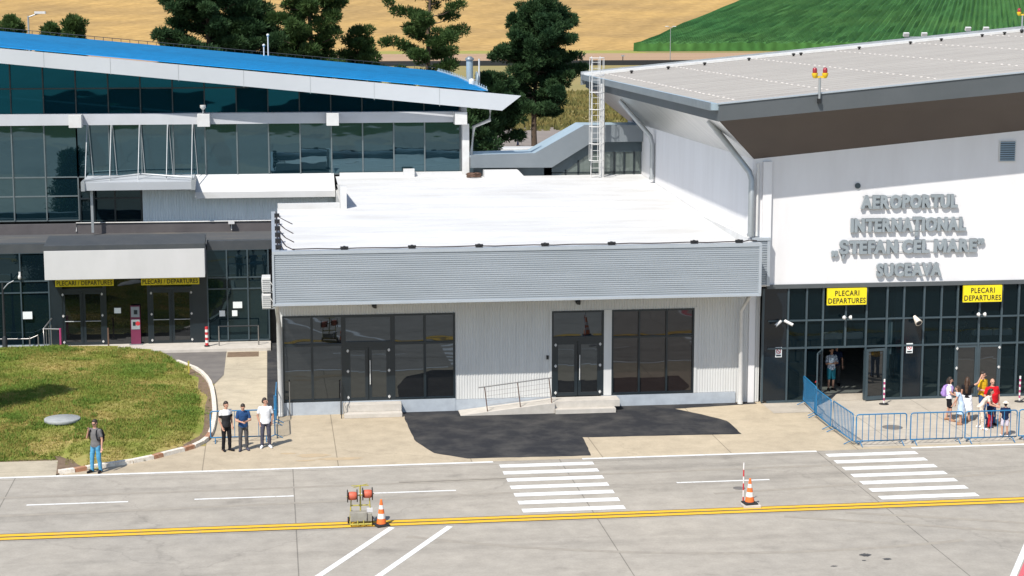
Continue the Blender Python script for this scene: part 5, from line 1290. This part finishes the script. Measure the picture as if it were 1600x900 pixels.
for x, z, lb in ((19.75, 1.85, 'white prohibition notice on the black panel beside the annex'), (25.12, 1.88, 'white prohibition notice on the black panel between the entrances')):
    t = thing('prohibition_notice', lb, 'notice', (x, RY, z), 'prohibition notices')
    MB().box(x - .13, x + .13, RY - .005, RY + .015, z, z + .4).build('sheet', 'paper', t)
    mb = MB()
    for k in range(16):
        a, b = k * .3927, (k + 1) * .3927
        mb.poly([(x + r_ * math.cos(q), RY - .007, z + .24 + r_ * math.sin(q)) for r_, q in ((.075, a), (.1, a), (.1, b), (.075, b))])
    mb.poly([(x - .07, RY - .0085, z + .29), (x - .05, RY - .0085, z + .31), (x + .07, RY - .0085, z + .19), (x + .05, RY - .0085, z + .17)])
    mb.build('symbol', 'red', t)
    MB().box(x - .1, x + .1, RY - .007, RY - .005, z + .03, z + .09).build('print', 'frame', t)

# roof beacons
def beacon(x, y, z, lb, h=.95):
    t = thing('roof_beacon', lb, 'beacon', (x, y, z), 'twin red roof beacons')
    MB().tube([(x, y, z), (x, y, z + h)], .045, 10).build('pole', 'grey_metal', t)
    MB().box(x - .06, x + .06, y - .05, y + .08, z - .12, z + .06).build('foot', 'black', t)
    MB().box(x - .24, x + .24, y - .04, y + .04, z + h - .05, z + h + .03).build('crossbar', 'beacon_yellow', t)
    for s in (-1, 1):
        hd = MB().lathe([(.05, -.06), (.10, .02), (.12, .1), (.12, .14)], (x + s * .2, y, z + h), 14).build('housing', 'beacon_yellow', t)
        MB().lathe([(.085, .14), (.09, .25), (.07, .32), (.01, .35)], (x + s * .2, y, z + h), 14).build('lens', 'lens_red', t)
beacon(20.5, 66.98, ft(20.5) - .22, 'twin red beacon on a pole at the front edge of the sand-coloured roof', .88)
beacon(40.3, 95.2, ft(40.3) + .1, 'twin red beacon at the far rear edge of the sand-coloured roof', .85)
# roof access ladder
t = thing('roof_ladder', 'tall white caged ladder from the annex roof to the sand-coloured roof', 'ladder', (16, 89.7, 7))
MB().tube([(15.8, 89.6, 7.05), (15.8, 89.6, 13.1)], .024, 8).tube([(16.22, 89.6, 7.05), (16.22, 89.6, 13.1)], .024, 8).build('stile', 'white_paint', t)
mb = MB()
for k in range(20): mb.tube([(15.8, 89.6, 7.3 + k * .29), (16.22, 89.6, 7.3 + k * .29)], .012, 5)
mb.build('rung', 'white_paint', t)
for k in range(7):
    z = 8.0 + k * .84; MB().tube([(16.01 + .36 * math.sin(a * .4), 89.6 - .3 + .36 * -math.cos(a * .4) + .0, z) for a in range(-6, 7)], .02, 5).build('hoop', 'white_paint', t)
mb = MB()
for a in (-4, -2, 0, 2, 4): mb.tube([(16.01 + .36 * math.sin(a * .4), 89.3 - .36 * math.cos(a * .4), 8.0), (16.01 + .36 * math.sin(a * .4), 89.3 - .36 * math.cos(a * .4), 13.0)], .012, 5)
mb.build('cage_bar', 'white_paint', t)
tag(MB().tube([(16.42, 89.9, 7.0), (16.42, 89.9, 11.75)], .11, 12).build('cable_duct', 'white_paint'), 'thick white vertical duct beside the caged ladder', 'duct')

# ------------------------------------------------------------------ crowd barriers
def make_barrier(w, lb, grp, nb=8, m='barrier'):
    t = thing('crowd_barrier', lb, 'barrier', (0, 0, 0), grp)
    r_ = .09; h = 1.14; a = [(0, 0, .12)]
    arc = [(r_ - r_ * math.cos(q), 0, h - r_ + r_ * math.sin(q)) for q in (0, .5, 1.05, 1.57)]
    arc2 = [(w - p[0], 0, p[2]) for p in reversed(arc)]
    MB().tube([(0, 0, .17)] + arc + arc2 + [(w, 0, .17), (0, 0, .17)], .024, 8).build('frame', m, t)
    for k in range(nb):
        x = w * (k + 1) / (nb + 1); MB().tube([(x, 0, .17), (x, 0, h)], .0135, 6).build('bar', m, t)
    for x in (.16, w - .16):
        MB().tube([(x, 0, .18), (x, -.02, .14), (x, -.28, .01)], .017, 6).tube([(x, -.02, .14), (x, .28, .01)], .017, 6).build('foot', m, t)
    return t
def dup_as(o, loc, rz, lb):
    c = dup(o); place(c, loc, rz, lb); return c
b0 = make_barrier(1.86, 'blue crowd barrier at the front corner, leftmost panel facing the crosswalk', 'blue crowd barriers on the forecourt', 7)
place(b0, (20.58, 61.78, 0))
b1 = make_barrier(1.95, 'blue crowd barrier with the drain cover behind it, second panel from the corner', 'blue crowd barriers on the forecourt', 7)
place(b1, (22.6, 61.78, 0))
dup_as(b1, (24.63, 61.74, 0), R(.6), 'blue crowd barrier directly in front of the group of travellers')
dup_as(b1, (26.68, 61.8, 0), R(1), 'blue crowd barrier cut off by the right edge, right of the child in the hat')
b2 = make_barrier(2.25, 'blue crowd barrier seen edge on, nearest of the receding row', 'blue crowd barriers on the forecourt', 13)
place(b2, (20.5, 61.9, 0), R(91))
dup_as(b2, (20.42, 64.25, 0), R(88.5), 'blue crowd barrier seen edge on, middle of the receding row')
dup_as(b2, (20.55, 66.55, 0), R(86), 'blue crowd barrier seen edge on, farthest of the receding row by the entrance')
b3 = make_barrier(2.15, 'thin blue barrier standing behind the three men on the pavement', 'barriers by the annex corner', 4)
place(b3, (-2.33, 65.35, 0), R(.5))
b4 = make_barrier(2.3, 'blue barrier seen edge on at the annex corner beside the man in white', 'barriers by the annex corner', 14)
place(b4, (-.03, 65.55, 0), R(90))
dup_as(b4, (.02, 68.0, 0), R(89), 'blue barrier seen edge on against the white annex corner post, behind the other')

# ------------------------------------------------------------------ cones and cable reel cart
def cone(lb, loc, rz=0):
    t = thing('traffic_cone', lb, 'traffic cone', (0, 0, 0), 'traffic cones on the yellow line')
    MB().prism([(-.21, -.21, 0), (.21, -.21, 0), (.21, .21, 0), (-.21, .21, 0)], (0, 0, .045)).lathe([(.17, .045), (.16, .07)], n=20).build('base', 'rubber', t, .01)
    mb = MB(); H_ = .80
    rad = lambda z: .15 - (.15 - .03) * (z - .06) / (H_ - .06)
    for a, b, k in ((.06, .23, 0), (.23, .38, 1), (.38, .52, 0), (.52, .64, 1), (.64, .80, 0)):
        mb.m(k); e = .003 if k else 0; mb.lathe([(rad(a) + e, a), (rad(b) + e, b)], n=22)
    mb.m(0).lathe([(.03, .8), (.024, .815), (.001, .816)], n=14)
    mb.build('body', ['orange', 'refl_white'], t)
    place(t, loc, rz); return t
cone('orange and white traffic cone beside the cable reel cart', (3.12, 53.85, .004), R(20))
c2 = cone('orange traffic cone leaning against a red and white pole near the right crosswalk', (14.75, 54.5, .09), R(8))
tag(MB().box(14.5, 15.05, 54.22, 54.62, .006, .085).build('concrete_block', 'step', bevel=.01), 'flat concrete block under the right traffic cone', 'block')
t = thing('marker_pole', 'red and white marker pole standing behind the right traffic cone', 'pole', (14.72, 54.85, 0))
mb = MB()
for k in range(6): mb.m(k % 2); mb.tube([(14.62, 54.80, .01 + .22 * k), (14.62, 54.80, .01 + .22 * (k + 1))], .022, 10)
mb.build('pole', ['red', 'refl_white'], t)
cart = thing('cable_reel_cart', 'yellow wheeled cart carrying two reels of orange red cable', 'cart', (2.5, 54.0, 0))
f = MB()
def T(*p, r=.018): f.tube([(2.5 + a, 54.0 + b, c) for a, b, c in p], r, 7)
T((-.32, -.22, .08), (.32, -.22, .08), r=.03); T((-.32, .25, .08), (.32, .25, .08)); T((-.32, -.22, .08), (-.32, .25, .08)); T((.32, -.22, .08), (.32, .25, .08))
for x in (-.32, .32): T((x, -.1, .08), (x * .9, .05, .62), (x * .85, .05, .9)); T((x, .25, .08), (x * .9, .08, .62))
T((-.3, .05, .6), (.3, .05, .6), r=.022); T((0, .06, .35), (0, .06, 1.22), r=.024); T((-.26, .1, 1.2), (.26, .1, 1.2), r=.016); T((-.2, -.02, 1.18), (.22, .2, 1.22), r=.012)
T((-.42, .05, .88), (.42, .05, .95), r=.018)
for x in (-.1, .08): T((x, -.24, .06), (x, -.22, .2), r=.02)
f.build('frame', 'cart_yellow', cart)
MB().box(2.18, 2.68, 53.80, 54.1, .16, .44).box(2.7, 2.84, 53.85, 54.1, .14, .4).build('toolbox', 'tank', cart, .015)
MB().box(2.69, 2.86, 53.9, 54.12, .41, .52).build('bucket', 'canopy_white', cart)
for cx, cz, nm in ((2.26, .9, 0), (2.72, .95, 1)):
    MB().lathe([(.10, -.13), (.125, -.1), (.13, 0), (.125, .1), (.10, .13)], (cx, 54.05, cz), 20, 'x').build('cable_drum', 'hose', cart)
    for s in (-1, 1):
        MB().lathe([(.02, -.012), (.195, -.012), (.2, 0), (.195, .012), (.02, .012)], (cx + s * .145, 54.05, cz), 22, 'x').build('reel_flange', 'black', cart)
for x in (-.36, .36): 
    wv = MB().lathe([(.05, -.025), (.1, -.025), (.105, 0), (.1, .025), (.05, .025)], (2.5 + x, 54.2, .105), 18, 'x').build('wheel', 'rubber', cart)
    MB().lathe([(.05, -.03), (.05, .03)], (2.5 + x, 54.2, .105), 12, 'x').build('rim', 'red', wv)

# ------------------------------------------------------------------ trees
def pine(name, lb, loc, h, r, seed, dens=1.0, base=.22, m='pine', grp='pines behind the terminals', top_r=.35, gap=0.0, tuft=.28, lean=(0, 0)):
    q = random.Random(seed); nr = np.random.default_rng(seed); t = thing(name, lb, 'tree', loc, grp); ox, oy, oz = loc
    tr = MB(); lx, ly = lean
    def axis(f): return Vector((ox + lx*f + .25*math.sin(f*5+seed), oy + ly*f + .2*math.cos(f*4+seed), oz + h*f))
    tr.tube([axis(i / 8 * .97) for i in range(9)], h * .021, 9, .05)
    clumps = []
    nb = int(46 * dens)
    for i in range(nb):
        f = base + (1 - base) * ((i + .5) / nb) ** .85; a = i * 2.39996 + q.uniform(-.5, .5)
        env = math.sin(math.pi * min(1, max(.02, ((f - base) / (1 - base)) * .78 + .20))) ** .7
        env = env * (1 - top_r) + top_r * (1 - f) ** .5
        L_ = r * env * q.uniform(.62, 1.08) * (1 + .38 * float(vnoise(math.cos(a) * 1.3 + f * 2.2, math.sin(a) * 1.3, 1.0, seed)))
        if q.random() < gap * .5: continue
        p0 = axis(f * .97); rise = (.05 + .35 * f) * L_ * q.uniform(.4, 1.2)
        tip = p0 + Vector((math.cos(a) * L_, math.sin(a) * L_, rise)); mid = p0.lerp(tip, .5) + Vector((0, 0, -.06 * L_))
        tr.tube([p0, mid, tip], .018 * h * .35 * (1.1 - f) + .02, 5, .02, cap=False)
        nc = max(2, int(L_ * 1.9))
        for j in range(nc):
            s = .3 + .72 * (j + q.random()) / nc
            if gap and q.random() < gap: continue
            c = p0.lerp(tip, min(1, s)) + Vector((q.uniform(-.5, .5), q.uniform(-.5, .5), q.uniform(-.05, .4))) * (.5 + .35 * L_ / 4)
            clumps.append((c, q.uniform(.5, .95) * (.6 + .4 * env)))
    clumps.append((axis(.98), .5))
    tr.build('trunk', 'bark', t); fast_mesh('crown', leaf_cloud([c[:] for c, _ in clumps], [r_ for _, r_ in clumps], 300, nr, tuft, tuft * .17), 4, m, t)
    return t
pine('pine_tree', 'broad dense dark pine behind the middle of the blue roof', (-5.6, 170, 0), 20.5, 6.4, 11, 1.6, .2, 'pine2', top_r=.5)
pine('pine_tree', 'tall dark pine merging with the broad one, on its right', (-1.4, 178, 0), 17.6, 4.6, 12, 1.3, .2, 'pine2', top_r=.4)
pine('pine_tree', 'full bushy pine in the middle of the blue roof line', (4.0, 172, 0), 21.5, 4.8, 13, 1.2, .3, 'pine', top_r=.4, gap=.16)
pine('pine_tree', 'low pine crown right of the bushy pine', (8.6, 176, 0), 13.6, 3.2, 14, .8, .25, 'pine', gap=.15)
pine('pine_tree', 'sparse open pine with bare limbs showing the wheat behind it', (15.9, 182, 0), 20.5, 5.6, 15, .72, .3, 'pine', gap=.42, top_r=.5)
pine('pine_tree', 'tall dark pine standing between the two terminals', (28.4, 196, 0), 16.3, 5.9, 16, 1.75, .24, 'pine2', top_r=.12, lean=(.5, 0), gap=.12)
pine('pine_tree', 'lower dark pine close to the left of the tall one between the terminals', (22.6, 188, 0), 8.6, 4.0, 17, 1.2, .2, 'pine2', top_r=.3)
pine('pine_tree', 'small dark pine hugging the end of the blue roof', (16.6, 150, 0), 8.6, 2.4, 18, 1.0, .05, 'pine2', top_r=.3)
pine('pine_tree', 'small pine top showing over the blue roof at far left', (-23.6, 178, 0), 14.6, 2.8, 19, .8, .3, 'pine', top_r=.4)
pine('pine_tree', 'twin pine tops showing over the blue roof beside the street lamp', (-17.9, 176, 0), 14.6, 2.6, 20, .9, .3, 'pine', top_r=.4)
pine('pine_tree', 'slim pine top between the twin tops and the far left one', (-20.4, 178, 0), 13.9, 1.8, 21, .7, .3, 'pine', top_r=.4)
def bush(name, lb, loc, rx, rz_, seed, m='shrub', n=2600):
    nr = np.random.default_rng(seed); V = []; F = []
    lob = [(nr.uniform(-.6, .6) * rx, nr.uniform(-.4, .4) * rx, nr.uniform(.3, .75) * rz_, nr.uniform(.4, .6)) for _ in range(7)]
    for _ in range(n):
        lx, ly, lz, ls = lob[nr.integers(7)]; d_ = nr.normal(size=3); d_ /= np.linalg.norm(d_); q = nr.random() ** .4
        p_ = Vector((loc[0] + lx + d_[0]*ls*rx*q, loc[1] + ly + d_[1]*ls*rx*q, loc[2] + max(.02, lz + d_[2]*ls*rz_*.6*q))); u = Vector(nr.normal(size=3)).normalized() * .11; w_ = Vector(nr.normal(size=3)).normalized() * .13; b = len(V)
        V += [tuple(p_ - u), tuple(p_ + w_), tuple(p_ + u), tuple(p_ - w_)]; F.append((b, b+1, b+2, b+3))
    t = thing(name, lb, 'shrub', loc)
    MB().tube([loc, (loc[0], loc[1], loc[2] + rz_ * .6)], .05, 6).build('stem', 'bark', t); MB()._add(V, F).build('foliage', m, t)
bush('shrub', 'bright green shrub behind the walkway by the white column', (14.3, 122, 0), 1.5, 6.4, 31)
bush('shrub', 'dark shrub under the eave of the blue roof', (12.3, 114, 0), 1.2, 7.8, 32, 'pine2')
bush('shrub', 'small dark shrub between the walkway and the white terminal', (26.5, 125, 0), 1.5, 7.9, 33, 'pine2')
# tall dry grass strip beyond the yard
nr = np.random.default_rng(9); k = 40000; x = nr.uniform(-40, 130, k); y = nr.uniform(228, 330, k); a = nr.random(k) * 6.28; c, q = np.cos(a) * .3, np.sin(a) * .3
V = np.stack([np.stack([x - c, y - q, x * 0 - .06], 1), np.stack([x + c, y + q, x * 0 - .06], 1), np.stack([x + nr.uniform(-.3, .3, k), y, nr.uniform(.15, .7, k)], 1)], 1).reshape(-1, 3)
stuff(tag(fast_mesh('dry_grass', V, 3, 'straw'), 'tall yellow dry grass beyond the pines', 'grass'))
# column tree just outside the left edge that throws its shadow over the lawn
pine('young_cypress', 'slim young evergreen on the lawn at the left edge', (-12.1, 69.6, .2), 6.8, .95, 22, .7, .05, 'pine2', None, .1, tuft=.16)

# ------------------------------------------------------------------ bus, street lamps
bus = thing('parked_bus', 'white roofed bus with blue front parked behind the walkway', 'bus', (22, 160, 0))
bx0, by = 18.9, 160
MB().prism([(bx0, by, .4), (bx0 + 8.6, by, .4), (bx0 + 8.6, by, 3.0), (bx0 + .2, by, 3.0), (bx0, by, 2.4)], (0, 2.4, 0)).build('body', 'white_paint', bus, .06)
MB().box(bx0 + .3, bx0 + 8.5, by + .1, by + 2.3, 3.002, 3.12).build('roof', 'white_paint', bus, .04)
MB().box(bx0 - .03, bx0 + .9, by - .02, by + 2.42, .5, 2.75).build('front_panel', 'barrier', bus)
MB().box(bx0 + 1.1, bx0 + 8.3, by - .03, by - .004, 1.5, 2.6).build('window', 'gl_dark', bus)
for x in (bx0 + 1.5, bx0 + 7): MB().lathe([(.2, -.12), (.45, -.12), (.47, 0), (.45, .12), (.2, .12)], (x, by + .05, .47), 18, 'y').build('wheel', 'rubber', bus)
def street_lamp(x, y, h, lb, arms=2):
    t = thing('street_lamp', lb, 'street lamp', (x, y, 0), 'tall lamps behind the terminals')
    MB().tube([(x, y, -.05), (x, y, h)], .13, 8, .07).build('pole', 'grey_metal', t)
    for s in ((-1, 1) if arms == 2 else (1,)):
        MB().tube([(x, y, h - .1), (x + s * 1.0, y, h + .25)], .06, 6).build('arm', 'grey_metal', t)
        MB().box(x + s * 1.0 - .45, x + s * 1.0 + .45, y - .25, y + .25, h + .18, h + .38).build('lamp_head', 'white_paint', t)
street_lamp(107.1, 486, 9.7, 'tall grey double-armed street lamp standing in the dry meadow')
def mast(x, y, h, lb):
    t = thing('floodlight_mast', lb, 'floodlight', (x, y, 0), 'floodlight masts'); MB().tube([(x, y, -.05), (x, y, h)], .12, 8).build('pole', 'grey_metal', t)
    MB().tube([(x - 1.1, y, h), (x + 1.1, y, h)], .06, 6).build('crossbar', 'grey_metal', t)
    for s in (-1, 1): MB().prism([(x + s * .95 - .28, y - .1, h + .05), (x + s * .95 + .28, y - .1, h + .05), (x + s * .95 + .28, y - .25, h + .38), (x + s * .95 - .28, y - .25, h + .38)], (0, .25, .1)).build('lamp_head', 'white_paint', t)
mast(71.4, 180, 12.95, 'twin floodlight mast over the rear roof edge, nearest the far beacon'); mast(64.9, 180, 12.4, 'twin floodlight mast barely rising over the rear roof edge')
street_lamp(-20.0, 160, 14.7, 'single-armed grey lamp beside the small pine tops at far left', 1)
t = thing('meadow_post', 'thin short lamp post in the dry meadow left of the tall lamp', 'post', (93, 489, 0))
MB().tube([(93, 480, -.05), (93, 480, 2.2)], .12, 6).build('pole', 'lamp_dark', t); MB().box(92.6, 93.4, 479.8, 480.2, 2.2, 2.5).build('lamp_head', 'grey_metal', t)

# ------------------------------------------------------------------ camera, sky, sun
cam = bpy.data.cameras.new('camera'); co = bpy.data.objects.new('camera', cam); COL.objects.link(co)
F_ = 2861.0
co.location = (0, 0, 15.6); co.rotation_euler = (math.pi / 2 - math.atan(442 / F_), 0, -math.atan(378 / F_))
cam.sensor_width = 36; cam.lens = F_ / 1600 * 36; cam.clip_start = .5; cam.clip_end = 8000
scene.camera = co
to_sun = Vector((-.80, -1.0, 1.63)); el = math.atan2(to_sun.z, math.hypot(to_sun.x, to_sun.y)); az = math.atan2(to_sun.x, to_sun.y)
w = bpy.data.worlds.new('World'); scene.world = w; w.use_nodes = True
nt = w.node_tree; sk = _n(nt, 'ShaderNodeTexSky', sky_type='NISHITA'); sk.sun_disc = False
sk.sun_elevation = el; sk.sun_rotation = az % (2 * math.pi); sk.air_density = 1.1; sk.dust_density = .8; sk.ozone_density = 1.2
nt.links.new(sk.outputs[0], nt.nodes['Background'].inputs['Color']); nt.nodes['Background'].inputs['Strength'].default_value = .1
sn = bpy.data.lights.new('sun', 'SUN'); sn.energy = 3.7; sn.angle = R(.53); sn.color = (1, .955, .88)
so = bpy.data.objects.new('sun', sn); COL.objects.link(so); so.rotation_euler = to_sun.to_track_quat('Z', 'Y').to_euler()
scene.render.engine = 'CYCLES'
vs_ = scene.view_settings; vs_.view_transform = 'Standard'; vs_.look = 'None'; vs_.exposure = .64; vs_.gamma = 1; vs_.use_curve_mapping = False
